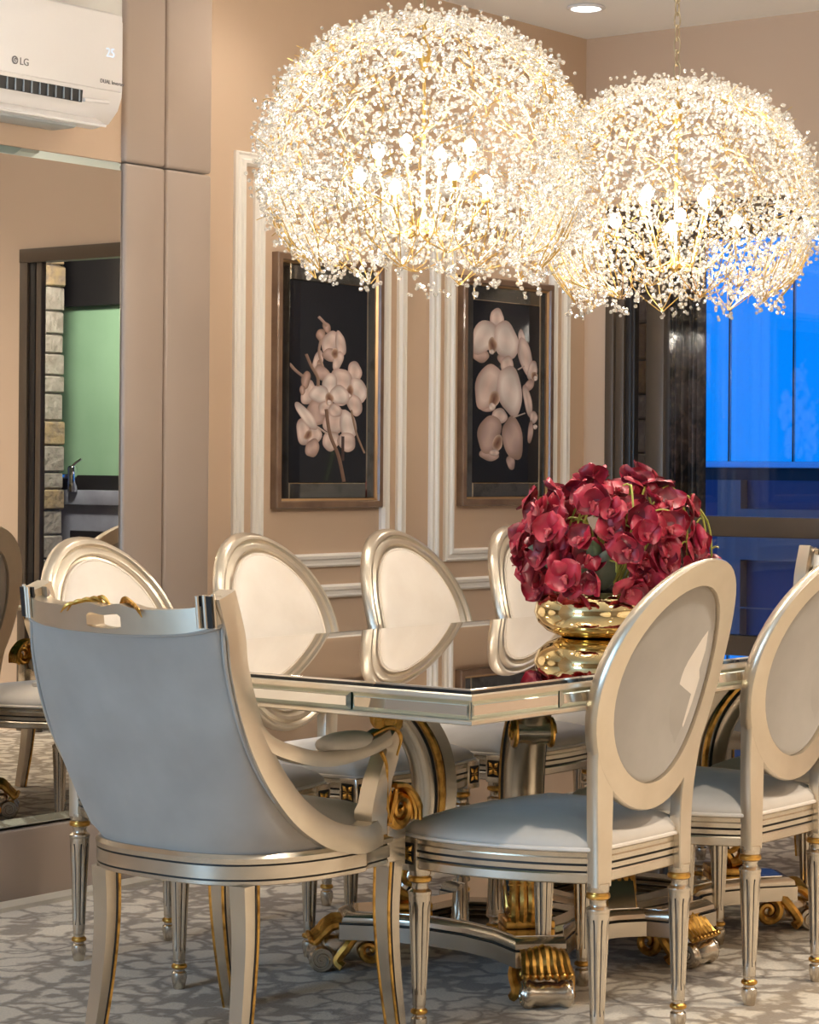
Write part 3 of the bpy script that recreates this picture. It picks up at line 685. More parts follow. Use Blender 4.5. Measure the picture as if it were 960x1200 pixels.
# ------------------------------------------------------------------ handled armchair
def build_armchair(label):
    t = thing('dining_armchair', label, 'armchair')
    Z0 = .425
    # front edge of the back shell (y, z), outer boundary of the upholstery
    edge = catmull([(-.345, 0, .875), (-.338, 0, .80), (-.310, 0, .705), (-.268, 0, .62), (-.214, 0, .55), (-.139, 0, .486), (-.035, 0, .440), (.10, 0, .425)], 5)
    def eat(z):
        for a, b in zip(edge, edge[1:]):
            if b.z <= z <= a.z: return lerp(a.x, b.x, (a.z - z) / max(1e-6, a.z - b.z))
        return edge[0].x if z > edge[0].z else edge[-1].x
    def xw(z): return lerp(.262, .250, min(1, max(0, (z - .42) / .45)))
    def yc(z): return -.255 - .138 * max(0, (z - .425) / .45) ** 1.1
    def shell(s, z, off=0.0):
        """s in -1..1"""
        ye = eat(z); y0 = yc(z) - .004; w_ = xw(z)
        lowk = max(0, 1 - (z - .425) / .30)
        th = s * math.pi / 2
        p = 2.0 + 1.0 * lowk
        x = w_ * math.copysign(abs(math.sin(th)) ** (2 / (p if lowk > 0 else 2)), s)
        c_ = abs(math.cos(th)) ** (2 / p) if abs(math.cos(th)) > 1e-9 else 0.0
        y = ye + (y0 - ye) * c_
        if off == 0: return Vector((x, y, z))
        s_a, s_b = max(-1, s - .02), min(1, s + .02)
        d = shell(s_b, z) - shell(s_a, z); L_ = math.hypot(d.x, d.y) or 1
        return Vector((x + d.y / L_ * off, y - d.x / L_ * off, z))
    NS, NZ = 40, 16
    ztop = lambda s: .880 - .028 * (1 - s * s) 
    def out(u, v):
        s = -1 + 2 * u; z = lerp(Z0, ztop(s), v); return shell(s, z, 0)
    def inn(u, v):
        s = -1 + 2 * u; z = lerp(Z0, ztop(s), v); return shell(s, z, -.045) + Vector((0, .005, 0))
    m = MB(); m.grid(out, NS, NZ); m.obj('back_outside', 'velvet_grey', t, 60)
    m = MB(); m.grid(inn, NS, NZ); m.obj('back_inside', 'leather_cream', t, 60)
    # crest rail with a hand hole and carved gilt leaves
    def crest(s, z, off): 
        q = shell(s, .874, off); q.y += -.12 * (z - .874); q.z = z; return q
    zb = lambda s: ztop(s) + .001
    zt = lambda s: .902 + .030 * abs(s) ** 3 + .009 * math.exp(-((abs(s) - .10) / .08) ** 2)
    hole = lambda s: abs(s) < .20
    m = MB()
    NC = 60
    def strip(f0, f1, s0, s1, n):
        for face in (0, 1):
            off = .006 if face == 0 else -.040
            m.grid(lambda u, v: crest(lerp(s0, s1, u), lerp(f0(lerp(s0, s1, u)), f1(lerp(s0, s1, u)), v), off), n, 3)
        for ff_ in (f0, f1):
            m.grid(lambda u, v: crest(lerp(s0, s1, u), ff_(lerp(s0, s1, u)), lerp(.006, -.040, v)), n, 1)
    HS = .115
    hb = lambda s: zb(s) + .010 + .004 * (abs(s) / HS) ** 4
    ht = lambda s: zb(s) + .038 - .003 * math.cos(s / HS * math.pi) - .008 * (abs(s) / HS) ** 6
    strip(zb, zt, -1, -HS, 24); strip(zb, zt, HS, 1, 24); strip(zb, hb, -HS, HS, 14); strip(ht, zt, -HS, HS, 14)
    for s in (-HS, HS):
        m.grid(lambda u, v: crest(s, lerp(hb(s), ht(s), v), lerp(.006, -.040, u)), 1, 1)
    for s in (-1, 1): m.grid(lambda u, v: crest(s, lerp(zb(s), zt(s), v), lerp(.006, -.040, u)), 1, 1)
    m.obj('crest_rail', 'silver_pale', t, 40)
    g = MB()
    for s in (-1, 1):
        for k in range(5):
            s0 = s * (.03 + .025 * k)
            a = crest(s0, zt(s0) - .006, -.030); b = crest(s0 + s * (.05 + .012 * k), zt(s0) + .014 - .0045 * k, -.026 + .008 * k); c_ = crest(s0 + s * .15, zt(s0 + s * .15) - .002 - .003 * k, -.020 + .009 * k)
            g.tube(catmull([a, b, c_], 6), [.001, .002, .0028, .0035, .004, .0042, .0042, .004, .0035, .003, .002, .0015, .001], 7)
    g.obj('crest_carving', 'gold_leaf', t)
    # fluted corner posts of the crest
    for s in (-1, 1):
        for k in range(3):
            q = MB(); x_ = xw(.874) - .006 - .0118 * k; sec_a = math.asin(min(1, x_ / xw(.874))) / (math.pi / 2)
            lo_ = crest(s * sec_a, .872, .010); hi_ = crest(s * sec_a, .936 - .002 * k, .010)
            q.tube([lo_, hi_], .0040, 8); q.obj('post_reed', 'silver_pale', t)
        d = MB(); sa_ = math.asin((xw(.874) - .018) / xw(.874)) / (math.pi / 2); c0 = crest(s * sa_, .873, .0075); c1 = crest(s * sa_, .932, .0075)
        d.tube([c0, c1], 1, sect=[(-.002, -.0185), (.002, -.0185), (.002, .0185), (-.002, .0185)], up=(0, 1, 0)); d.obj('post_back', 'groove_black', t)
    m = MB(); m.tube([shell(-1 + 2 * i / 50, ztop(-1 + 2 * i / 50), .004) for i in range(51)], .0042, 6); m.obj('top_welt', 'velvet_grey', t)
    # side frames: band along the front edge of the shell down to the arm block
    for s in (-1, 1):
        pts = [(s * (xw(p.z) - .006), p.x + .026, p.z + .004) for p in edge]
        pts = [(s * (xw(.9) - .006), -.345, .934), (s * (xw(.9) - .006), -.326, .905)] + pts[1:]
        pts[-1] = (s * .240, .12, .44)
        P = catmull(pts[::3] + [pts[-1]], 4)
        n_ = len(P); rads = [lerp(1.0, 1.15, i / n_) for i in range(n_)]
        m = MB(); m.tube(P, rads, sect=[(-.019, -.024), (.019, -.024), (.021, -.012), (.021, .012), (.019, .024), (-.019, .024), (-.021, .012), (-.021, -.012)], up=(1, 0, 0)); m.obj('side_frame', 'silver_pale', t)
        e2 = MB(); e2.tube([(s * (xw(p.z) + .004), p.x - .001, p.z) for p in edge], .0045, 6); e2.obj('welt', 'velvet_grey', t)
        # arm
        arm = catmull([(s * .246, -.29, .72), (s * .250, -.235, .655), (s * .256, -.15, .622), (s * .245, -.05, .603), (s * .241, .04, .606), (s * .242, .11, .618), (s * .242, .150, .630)], 5)
        m = MB(); m.tube(arm, [lerp(.9, 1.0, i / len(arm)) for i in range(len(arm))], sect=[(-.023, -.015), (.023, -.015), (.025, -.004), (.022, .016), (-.022, .016), (-.025, -.004)], up=(1, 0, 0)); ao = m.obj('arm', 'silver_pale', t)
        m = MB(); c = Vector((s * .242, .030, .628)); rg = []
        for k in range(9):
            a = math.pi * k / 8; r_ = math.sin(a)
            rg.append([(c.x + .028 * (max(.05, r_) ** .5) * math.cos(q * math.pi / 8), c.y - .078 * math.cos(a), c.z + .022 * (max(.05, r_) ** .6) * math.sin(q * math.pi / 8)) for q in range(16)])
        m.rings(rg, True, True); m.obj('arm_pad', 'velvet', t, 60)
        # support post and scroll
        m = MB(); m.tube(catmull([(s * .242, .150, .628), (s * .242, .162, .600), (s * .242, .135, .54), (s * .240, .118, .48), (s * .238, .118, .435)], 5), [1, 1, 1, 1, 1] + [.95] * 5 + [1.0] * 5 + [1.15] * 6, sect=[(-.020, -.022), (.020, -.022), (.022, 0), (.020, .022), (-.020, .022), (-.022, 0)], up=(1, 0, 0)); po = m.obj('arm_support', 'silver_pale', t)
        g = MB()
        g.tube([(s * .243, .205 + a, .478 + b) for a, b in spiral(0, 0, .040, .006, 1.7, math.pi * .75, 36, 1)], [lerp(.014, .006, i / 36) for i in range(37)], 8)
        for k in range(4):
            g.tube(catmull([(s * (.227 + .011 * k), .150, .455), (s * (.227 + .011 * k), .152 + .006 * k, .51), (s * (.227 + .011 * k), .148 + .008 * k, .560 - .012 * k)], 5), [.007] * 6 + [.005] * 3 + [.003, .001], 6)
            g.tube(catmull([(s * (.227 + .011 * k), .17, .530), (s * (.227 + .011 * k), .215, .522), (s * (.227 + .011 * k), .250, .485), (s * (.227 + .011 * k), .255, .45)], 5), [.006] * 8 + [.007] * 4 + [.005] * 3 + [.003], 6)
        g.tube(catmull([(s * .256, .10, .637), (s * .261, .15, .648), (s * .261, .185, .628), (s * .259, .172, .59)], 5), .0045, 6)
        g.tube(catmull([(s * .259, .125, .600), (s * .261, .138, .575), (s * .259, .142, .53), (s * .258, .150, .455)], 5), .0045, 6)
        g.obj('acanthus_scroll', 'gold_leaf', po)
        # front corner block
        b = MB(); b.bbox((s * .228 - .018, .165, .362), (s * .228 + .018, .226, .448), .004, 2); b.obj('corner_block', 'silver_leaf', t)
    # seat rail: U-shaped band
    def rail_pt(u, off):
        s = -1 + 2 * u
        if abs(s) > .8:
            k = (abs(s) - .8) / .2; y = lerp(.06, .205, k); x = lerp(.262, .240, k); return (math.copysign(x + off, s), y)
        q = shell(s / .8, .426, .012 + off); k = abs(s) / .8
        return (q.x, q.y if k < 1 else .06)
    NR = 60
    bands = [(.370, -.004), (.372, 0), (.379, 0), (.3795, -.004), (.3825, -.004), (.383, .001), (.408, .001), (.4085, -.004), (.4115, -.004), (.412, .002), (.422, .003), (.430, -.003), (.430, -.03)]
    m = MB()
    for j in range(len(bands) - 1):
        (za, ka), (zb_, kb) = bands[j], bands[j + 1]
        m.rings([[(*rail_pt(i / NR, ka), za) for i in range(NR + 1)], [(*rail_pt(i / NR, kb), zb_) for i in range(NR + 1)]], False, False, 1 if (ka < -.003 and kb < -.003 and j in (3, 7)) else 0)
    m.rings([[(*rail_pt(i / NR, -.004), .370) for i in range(NR + 1)], [(*rail_pt(i / NR, -.06), .372) for i in range(NR + 1)]], False, False)
    m.bbox((-.225, .185, .365), (.225, .215, .430), .003, 2)
    m.obj('seat_rail', ['silver_leaf', 'groove_black'], t, 30)
    # seat cushion
    m = MB(); rg = []
    base = [rail_pt(i / 40, -.035) for i in range(41)] + [(.16, .225), (0, .235), (-.16, .225)][::1]
    cxm = sum(p[1] for p in base) / len(base)
    for k, z in ((1.0, .420), (1.02, .445), (1.0, .462), (.94, .476), (.8, .488), (.6, .496), (.3, .501), (.05, .502)):
        rg.append([(x * k, cxm + (y - cxm) * k, z) for x, y in base])
    m.rings(rg, True, True); m.obj('seat_cushion', 'velvet', t, 60)
    # sabre legs
    for (x, y, yb, xb) in ((-.178, -.212, -.240, -.008), (.192, -.212, -.240, .008), (-.226, .195, .230, 0), (.226, .195, .230, 0)):
        mid = lerp(y, yb, -.15)
        P = catmull([(x, y, .372), (x, mid, .26), (x + xb * .3, lerp(y, yb, .25), .13), (x + xb, yb, 0)], 6)
        n_ = len(P); m = MB(); m.tube(P, [lerp(1.05, .72, i / n_) for i in range(n_)], sect=[(-.019, -.019), (.019, -.019), (.0205, 0), (.019, .019), (-.019, .019), (-.0205, 0)], up=(1, 0, 0))
        l = m.obj('leg', 'silver_leaf', t)
        for s in (-1, 1):
            sg = 1 if y < 0 else -1
            rr_ = [lerp(1.05, .72, i / n_) for i in range(n_)]
            MB().tube([(p.x + s * .0195 * rr_[i], p.y + sg * .0185 * rr_[i], p.z) for i, p in enumerate(P)], .0035, 5).obj('gilt_line', 'gold_leaf', l)
            MB().tube([(p.x + s * .0202 * rr_[i], p.y + sg * .0105 * rr_[i], p.z) for i, p in enumerate(P)], .0017, 4).obj('dark_line', 'groove_black', l)
    return t
ac1 = build_armchair('tub armchair with plain grey-blue back and a pierced hand hole in its crest')
ac1['group'] = 'armchairs at the table ends'
ac1.location = (3.57, 3.158, 0); ac1.scale = (.986, .986, .986); ac1.rotation_euler = (0, 0, -math.pi / 2)
ac2 = copy_tree(ac1); ac2.location = (6.135, 3.20, 0); ac2.rotation_euler = (0, 0, math.pi / 2)
ac2['label'] = 'armchair at the table end by the glazed door, behind the oval chairs'

# ------------------------------------------------------------------ chandeliers
def ico(c, r, m, rot):
    t = (1 + 5 ** .5) / 2
    vs = [(-1, t, 0), (1, t, 0), (-1, -t, 0), (1, -t, 0), (0, -1, t), (0, 1, t), (0, -1, -t), (0, 1, -t), (t, 0, -1), (t, 0, 1), (-t, 0, -1), (-t, 0, 1)]
    fs = [(0, 11, 5), (0, 5, 1), (0, 1, 7), (0, 7, 10), (0, 10, 11), (1, 5, 9), (5, 11, 4), (11, 10, 2), (10, 7, 6), (7, 1, 8), (3, 9, 4), (3, 4, 2), (3, 2, 6), (3, 6, 8), (3, 8, 9), (4, 9, 5), (2, 4, 11), (6, 2, 10), (8, 6, 7), (9, 8, 1)]
    k = r / math.sqrt(1 + t * t); ca, sa = math.cos(rot), math.sin(rot)
    m.add([(c[0] + k * (x * ca - y * sa), c[1] + k * (x * sa + y * ca), c[2] + k * z) for x, y, z in vs], fs)
def build_chandelier(label, seed):
    rg_ = random.Random(seed)
    t = thing('chandelier', label, 'chandelier')
    RX, ZT, ZM, ZB = .352, .315, 0.0, -.245       # local z relative to the widest ring
    def surf(a, v):                                 # v: 0 top .. 1 lower rim
        ph = lerp(.03, 2.42, v)                     # polar angle
        if ph < math.pi / 2: r = math.sin(ph) ** .86; z = math.cos(ph) * ZT
        else:
            k = (ph - math.pi / 2) / (2.42 - math.pi / 2); r = 1 - .25 * k ** 2.2; z = -.205 * k
        return Vector((RX * r * math.cos(a), RX * r * math.sin(a), z))
    beads = MB(); wires = MB()
    N = 2500
    ga = math.pi * (3 - 5 ** .5)
    sprigs = []
    for i in range(N):
        cz = 1 - (i + .5) / N * (1 - math.cos(2.42)); ph = math.acos(cz); v = (ph - .03) / 2.39
        sprigs.append((i * ga + rg_.uniform(-.03, .03), min(1, max(0, v + rg_.uniform(-.012, .012)))))
    for a, v in sprigs:
        p = surf(a, v) * rg_.uniform(.95, 1.0)
        nb = rg_.choice([3, 4, 4, 5])
        for k in range(nb):
            q = p + Vector((rg_.gauss(0, .0105), rg_.gauss(0, .0105), rg_.gauss(0, .0095)))
            if k < 2: q += p.normalized() * rg_.uniform(0, .012)
            ico(q, rg_.uniform(.0040, .0054), beads, rg_.uniform(0, 3))
    # branching gilt wires following the dome
    for j in range(95):
        a = rg_.uniform(0, 2 * math.pi); v0 = rg_.uniform(.08, .70); L = rg_.uniform(.14, .34); da = rg_.uniform(-.55, .55)
        pts = [surf(a + da * k / 6 + .05 * math.sin(k * 1.7 + j), min(1.0, v0 + L * k / 6)) * (.955 - .02 * math.sin(k)) for k in range(7)]
        wires.tube(catmull(pts, 2), .0013, 4)
        for k in range(1, 7):
            b = pts[k]; d = Vector((rg_.gauss(0, .02), rg_.gauss(0, .02), rg_.gauss(0, .018)))
            wires.tube([b, b + d * .5 + b.normalized() * .004, b + d + b.normalized() * .010], .0011, 3)
    # looped leaf-shaped wires and stray drops round the lower rim
    for j in range(16):
        a = 2 * math.pi * j / 16 + rg_.uniform(-.1, .1)
        for k in range(1, 6):
            w_ = (k - 3) * .045
            top = surf(a + w_ * 2.2, .80 + .02 * abs(k - 3)); tip = surf(a + rg_.uniform(-.02, .02), 1.0) * .93 + Vector((0, 0, -.050 if j % 2 else -.02))
            mid = surf(a + w_ * 2.6, .93) + Vector((0, 0, -.012))
            wires.tube(catmull([top, mid, tip], 5), .0014, 4)
        for k in range(9):
            q = surf(a + rg_.uniform(-.2, .2), 1.0) * rg_.uniform(.8, 1.02) + Vector((0, 0, -rg_.uniform(.0, .065)))
            for _ in range(3): ico(q + Vector((rg_.gauss(0, .006), rg_.gauss(0, .006), rg_.gauss(0, .006))), rg_.uniform(.0042, .006), beads, rg_.uniform(0, 3))
    bo = beads.obj('crystal_beads', 'crystal', t, 10); bo['kind'] = 'stuff'
    wo = wires.obj('gilt_wires', 'gold_wire', t); wo['kind'] = 'stuff'
    # stem, arms and candle bulbs
    MB().lathe([(.005, -.16), (.016, -.15), (.012, -.12), (.004, -.10), (.004, .20), (.012, .22), (.016, .24), (.005, .27), (.005, .33)], 14).obj('stem', 'gold_wire', t)
    for k in range(8):
        a = 2 * math.pi * k / 8 + .3; r = .150 if k % 2 else .105; zz = -.05 if k % 2 else .015
        ca, sa = math.cos(a), math.sin(a)
        ar = MB().tube(catmull([(.006 * ca, .006 * sa, -.13), (r * .5 * ca, r * .5 * sa, -.15), (r * ca, r * sa, zz - .022)], 5), .0026, 6).obj('arm', 'gold_wire', t)
        MB().lathe([(.010, zz - .024), (.011, zz - .020), (.007, zz - .016), (.007, zz)], 10, (r * ca, r * sa)).obj('candle_sleeve', 'gold_wire', ar)
        MB().lathe([(.004, zz), (.011, zz + .006), (.0145, zz + .016), (.012, zz + .027), (.005, zz + .034), (.001, zz + .036)], 12, (r * ca, r * sa)).obj('bulb', 'bulb_glow', ar)
    return t
def chain(parent, z0, z1):
    n = max(2, int((z1 - z0) / .030)); h = (z1 - z0) / n
    pts = [(.0085 * math.cos(q), 0, .0195 * math.sin(q)) for q in [2 * math.pi * i / 14 for i in range(14)]]
    me = MB().tube(pts, .0024, 6, True).mesh('chain_link', 'chain_metal')
    for i in range(n):
        o = link('chain_link', me, parent); o.location = (0, 0, z0 + h * (i + .5)); o.rotation_euler = (0, 0, (i % 2) * math.pi / 2 + .5)
    MB().lathe([(.001, z1 - .03), (.03, z1 - .026), (.05, z1 - .008), (.052, z1), (.001, z1)], 24).obj('canopy', 'chain_metal', parent)
CHP = [(4.063, 3.09, 1.808), (5.106, 3.09, 1.808)]
for i, p in enumerate(CHP):
    c = build_chandelier(['crystal blossom dome chandelier nearer the handled armchair, above the table', 'crystal blossom dome chandelier above the red orchids, before the blue glazed door'][i], 11 + i)
    c.location = p; c.rotation_euler = (0, 0, i * 1.1); c['group'] = 'crystal dome chandeliers'
    chain(c, .33, ZC - p[2])
    for k in range(4):
        a = math.pi / 2 * k + .4
        light('bulb_light', 'POINT', (p[0] + .11 * math.cos(a), p[1] + .11 * math.sin(a), p[2] - .01), 6.0, WARM, shadow_soft_size=.05)

# ------------------------------------------------------------------ gold bowl with red orchids
VX, VY = 4.79, 3.105
vs = thing('flower_bowl', 'polished gold bowl standing on the mirrored table top', 'bowl', (VX, VY, TZ))
MB().lathe([(.001, 0), (.088, 0), (.098, .003), (.124, .014), (.146, .034), (.155, .058), (.150, .082), (.134, .102), (.120, .110), (.116, .109), (.128, .098), (.140, .08), (.10, .03), (.001, .02)], 48).obj('bowl_body', 'vase_gold', vs, 60)
ar = thing('orchid_arrangement', 'dome of dark red orchids with green stems filling the gold bowl', 'flowers', (VX, VY, TZ + .02))
MB().lathe([(.001, .03), (.10, .03), (.112, .075), (.105, .088), (.06, .105), (.001, .112)], 24).obj('moss', 'soil', ar)
def petal_mesh(name, L, W, cup, m, tipw=.6):
    def fn(u, v):
        a = u * 2 - 1; l = v * L
        wv = W * (math.sin(math.pi * min(1, .06 + .94 * v) ** tipw) ** .62 if v < 1 else 0.0)
        if v >= 1: wv = .0
        return (a * wv, l, cup * (a * a) * W * .9 + cup * 1.2 * L * (v - .5) ** 2 - .3 * cup * L)
    return MB().grid(fn, 6, 7).mesh(name, m, 80)
pm = [petal_mesh('petal', .040, .030, c, m) for c, m in ((.30, 'petal_red'), (-.25, 'petal_red'), (.35, 'petal_dark'))]
sm_ = [petal_mesh('sepal', .037, .020, c, m) for c, m in ((.30, 'petal_red'), (.2, 'petal_dark'), (-.3, 'petal_red'))]
lipm = MB()
lipm.tube(catmull([(0, -.002, 0), (0, -.004, .006), (0, -.012, .012), (0, -.019, .009)], 4), [.003, .004, .005, .0055, .006, .006, .0055, .005, .0045, .004, .003, .002, .001], 7)
for s in (-1, 1): lipm.tube([(0, -.003, .004), (s * .006, -.004, .009), (s * .008, -.002, .013)], [.003, .004, .001], 6)
lipm = lipm.mesh('orchid_bloom', 'lip_pink')
frnd = random.Random(21)
EC = Vector((.018, -.020, .200)); ER = Vector((.232, .232, .172))
NB = 118; cnt = 0
for i in range(NB):
    cz = 1 - (i + .5) / NB * 1.75; az = i * math.pi * (3 - 5 ** .5) + frnd.uniform(-.25, .25)
    sr_ = math.sqrt(max(0, 1 - cz * cz)); d = Vector((sr_ * math.cos(az), sr_ * math.sin(az), cz))
    k = frnd.uniform(.80, 1.03) if i % 4 else frnd.uniform(.6, .8)
    p = EC + Vector((d.x * ER.x * k, d.y * ER.y * k, d.z * ER.z * k))
    if p.z < .075 and math.hypot(p.x, p.y) < .165: p.z = .115
    nrm = (Vector((d.x, d.y, d.z * .5 + .12)) + Vector((frnd.gauss(0, .33), frnd.gauss(0, .33), frnd.gauss(0, .25)))).normalized()
    q = nrm.to_track_quat('Z', 'Y').to_matrix().to_4x4()
    sc = frnd.uniform(.95, 1.3)
    b = link('orchid_bloom', lipm, ar); b.matrix_local = Matrix.Translation(p) @ q @ Matrix.Rotation(frnd.uniform(-.6, .6), 4, 'Z') @ Matrix.Scale(sc, 4)
    for j, (ang, mesh) in enumerate(((80, pm), (-80, pm), (0, sm_), (135, sm_), (-135, sm_))):
        o = link('petal' if j < 2 else 'sepal', mesh[(i + j * (i % 2)) % 3], b)
        o.matrix_local = Matrix.Translation((0, 0, .0015 if j < 2 else 0)) @ Matrix.Rotation(R(ang + frnd.uniform(-10, 10)), 4, 'Z') @ Matrix.Rotation(R(frnd.uniform(8, 42)), 4, 'X')
for i in range(18):
    az = i * 2 * math.pi / 18 + frnd.uniform(-.15, .15); k = frnd.uniform(.6, 1.03); hgt = frnd.uniform(.5, .95)
    c, s = math.cos(az), math.sin(az)
    P = catmull([(.05 * c, .05 * s, .07), (.045 + .09 * k * c, -.035 + .09 * k * s, .17 + .1 * hgt), (.045 + .16 * k * c, -.035 + .16 * k * s, .16 + .20 * hgt), (.045 + .215 * k * c, -.035 + .215 * k * s, .12 + .18 * hgt), (.045 + .225 * k * c, -.035 + .225 * k * s, .10 + .08 * hgt)], 5)
    st = MB().tube(P, .0027, 6)
    for q in (7, 11, 15, 18):
        e = P[q] + Vector((frnd.gauss(0, .02), frnd.gauss(0, .02), frnd.uniform(-.02, .02))); st.tube([P[q], (P[q] + e) / 2 + Vector((0, 0, .004)), e], .0022, 5)
    st.obj('stem', 'stem_green', ar)
lfm = [MB().grid(lambda u, v: ((u * 2 - 1) * .034 * math.sin(math.pi * (.04 + .96 * v) ** .8) ** .7 if v < 1 else 0, v * .14, .03 * (u * 2 - 1) ** 2 * .6 - .05 * v * v), 6, 9).mesh('leaf', m, 80) for m in ('leaf_green', 'leaf_grey')]
for i in range(11):
    az = i * 2 * math.pi / 11 + frnd.uniform(-.2, .2); o = link('leaf', lfm[i % 2], ar)
    o.matrix_local = Matrix.Translation((.085 * math.cos(az), .085 * math.sin(az), .09)) @ Matrix.Rotation(az - math.pi / 2, 4, 'Z') @ Matrix.Rotation(R(frnd.uniform(35, 75)), 4, 'X') @ Matrix.Scale(frnd.uniform(.75, 1.1), 4)

# ------------------------------------------------------------------ framed orchid prints
def picture(x0, x1, z0, z1, label, petals, stems, pu, pv):
    t = thing('framed_picture', label, 'picture', ((x0 + x1) / 2, YB, z0))
    W, H = (x1 - x0) / 2, z1 - z0; D = .028
    # wood frame, gilt inner slope
    fr = MB(); prof = [(0, 0), (0, D - .004), (.004, D), (.020, D), (.023, D - .006), (.024, 0)]
    rg = []
    for sx, z, sz in ((-1, 0, 1), (1, 0, 1), (1, H, -1), (-1, H, -1), (-1, 0, 1)):
        rg.append([(sx * (W - a), -d, z + sz * a) for a, d in prof])
    fr.rings(rg, True, False); fr.obj('frame', 'frame_wood', t, 30)
    gi = MB(); rg = []
    for sx, z, sz in ((-1, 0, 1), (1, 0, 1), (1, H, -1), (-1, H, -1), (-1, 0, 1)):
        rg.append([(sx * (W - a), -d, z + sz * a) for a, d in ((.0235, D - .008), (.030, .014))])
    gi.rings(rg, False, False); gi.obj('inner_slope', 'frame_gilt', t, 30)
    MB().box((-W + .005, -.006, .005), (W - .005, 0, H - .005)).obj('backing', 'bronze_dark', t)
    # antique mirror strips
    a, b = .028, .080; ax = .028; bx = .072
    for nm, (xa, xb, za, zb) in (('l', (-W + ax, -W + bx, a, H - a)), ('r', (W - bx, W - ax, a, H - a)), ('b', (-W + bx, W - bx, a, b)), ('t', (-W + bx, W - bx, H - b, H - a))):
        s = MB(); I = [(xa + .004, -.014, za + .004), (xb - .004, -.014, za + .004), (xb - .004, -.014, zb - .004), (xa + .004, -.014, zb - .004)]
        O = [(xa, -.010, za), (xb, -.010, za), (xb, -.010, zb), (xa, -.010, zb)]
        s.add(I + O, [(0, 1, 2, 3), (4, 5, 1, 0), (5, 6, 2, 1), (6, 7, 3, 2), (7, 4, 0, 3)]); s.obj('mirror_strip', 'mirror_antique', t, 5)
    px0, px1, pz0, pz1 = -W + bx, W - bx, b, H - b
    pr = MB().box((px0, -.012, pz0), (px1, -.008, pz1)).obj('print', 'print_black', t)
    # flat printed flowers, inked as colour fans
    vs_, fs_, cs_ = [], [], []
    def P(x, y, l): 
        u = min(1, max(0, (x - pu[0]) / (pu[1] - pu[0]))); v = min(1, max(0, (y - pv[0]) / (pv[1] - pv[0])))
        return (lerp(px0, px1, u), -.0122 - l * .00001, lerp(pz1, pz0, v))
    lay = 0
    for (x, y, rx, ry, an, kind) in petals:
        lay += 1; ca, sa = math.cos(R(an)), math.sin(R(an)); o = len(vs_)
        ce, mi_, ed = {'p': ((.70, .52, .46), (.80, .65, .59), (.50, .34, .30)), 'd': ((.62, .45, .40), (.58, .41, .36), (.36, .24, .20)), 'l': ((.16, .07, .05), (.38, .22, .15), (.70, .52, .42)), 'w': ((.78, .64, .59), (.87, .77, .72), (.55, .40, .36)), 'b': ((.62, .44, .38), (.50, .33, .27), (.28, .17, .13))}[kind]
        n = 28; vs_.append(P(x, y, lay)); cs_.append(ce)
        for rr_, cc in ((.62, mi_), (1, ed)):
            for i in range(n):
                q = 2 * math.pi * i / n; wob = 1 + .05 * math.sin(3 * q + x) + .03 * math.sin(5 * q + y)
                dx, dy = rx * rr_ * math.cos(q) * wob, ry * rr_ * math.sin(q) * wob
                vs_.append(P(x + dx * ca - dy * sa, y + dx * sa + dy * ca, lay)); f_ = .9 + .18 * math.sin(q * 2 + y); cs_.append(tuple(c * f_ for c in cc))
        for i in range(n):
            k = (i + 1) % n; fs_.append((o, o + 1 + i, o + 1 + k)); fs_.append((o + 1 + i, o + 1 + n + i, o + 1 + n + k, o + 1 + k))
    for (pts, wd, colr) in stems:
        lay += 1; Q = catmull([(a_, b_, 0) for a_, b_ in pts], 6); o = len(vs_)
        for i, q in enumerate(Q):
            tdir = (Q[min(i + 1, len(Q) - 1)] - Q[max(i - 1, 0)]).normalized(); nn = Vector((-tdir.y, tdir.x, 0)) * wd
            for s in (-1, 1): vs_.append(P(q.x + nn.x * s, q.y + nn.y * s, 0 if colr[1] > colr[0] else lay)); cs_.append(tuple(c * (1.2 if s < 0 else .7) for c in colr))
        for i in range(len(Q) - 1): fs_.append((o + 2 * i, o + 2 * i + 1, o + 2 * i + 3, o + 2 * i + 2))
    me = bpy.data.meshes.new('orchid_print'); me.from_pydata(vs_, [], fs_); me.materials.append(MATS['print_ink'])
    att = me.color_attributes.new('Col', 'FLOAT_COLOR', 'POINT')
    for i, c in enumerate(cs_): att.data[i].color = (*c, 1)
    bm = bmesh.new(); bm.from_mesh(me)
    bm.faces.ensure_lookup_table()
    for f in bm.faces:
        f.normal_update()
        if f.normal.y > 0: f.normal_flip()
    bm.to_mesh(me); bm.free()
    link('orchid_print', me, pr)
    return t
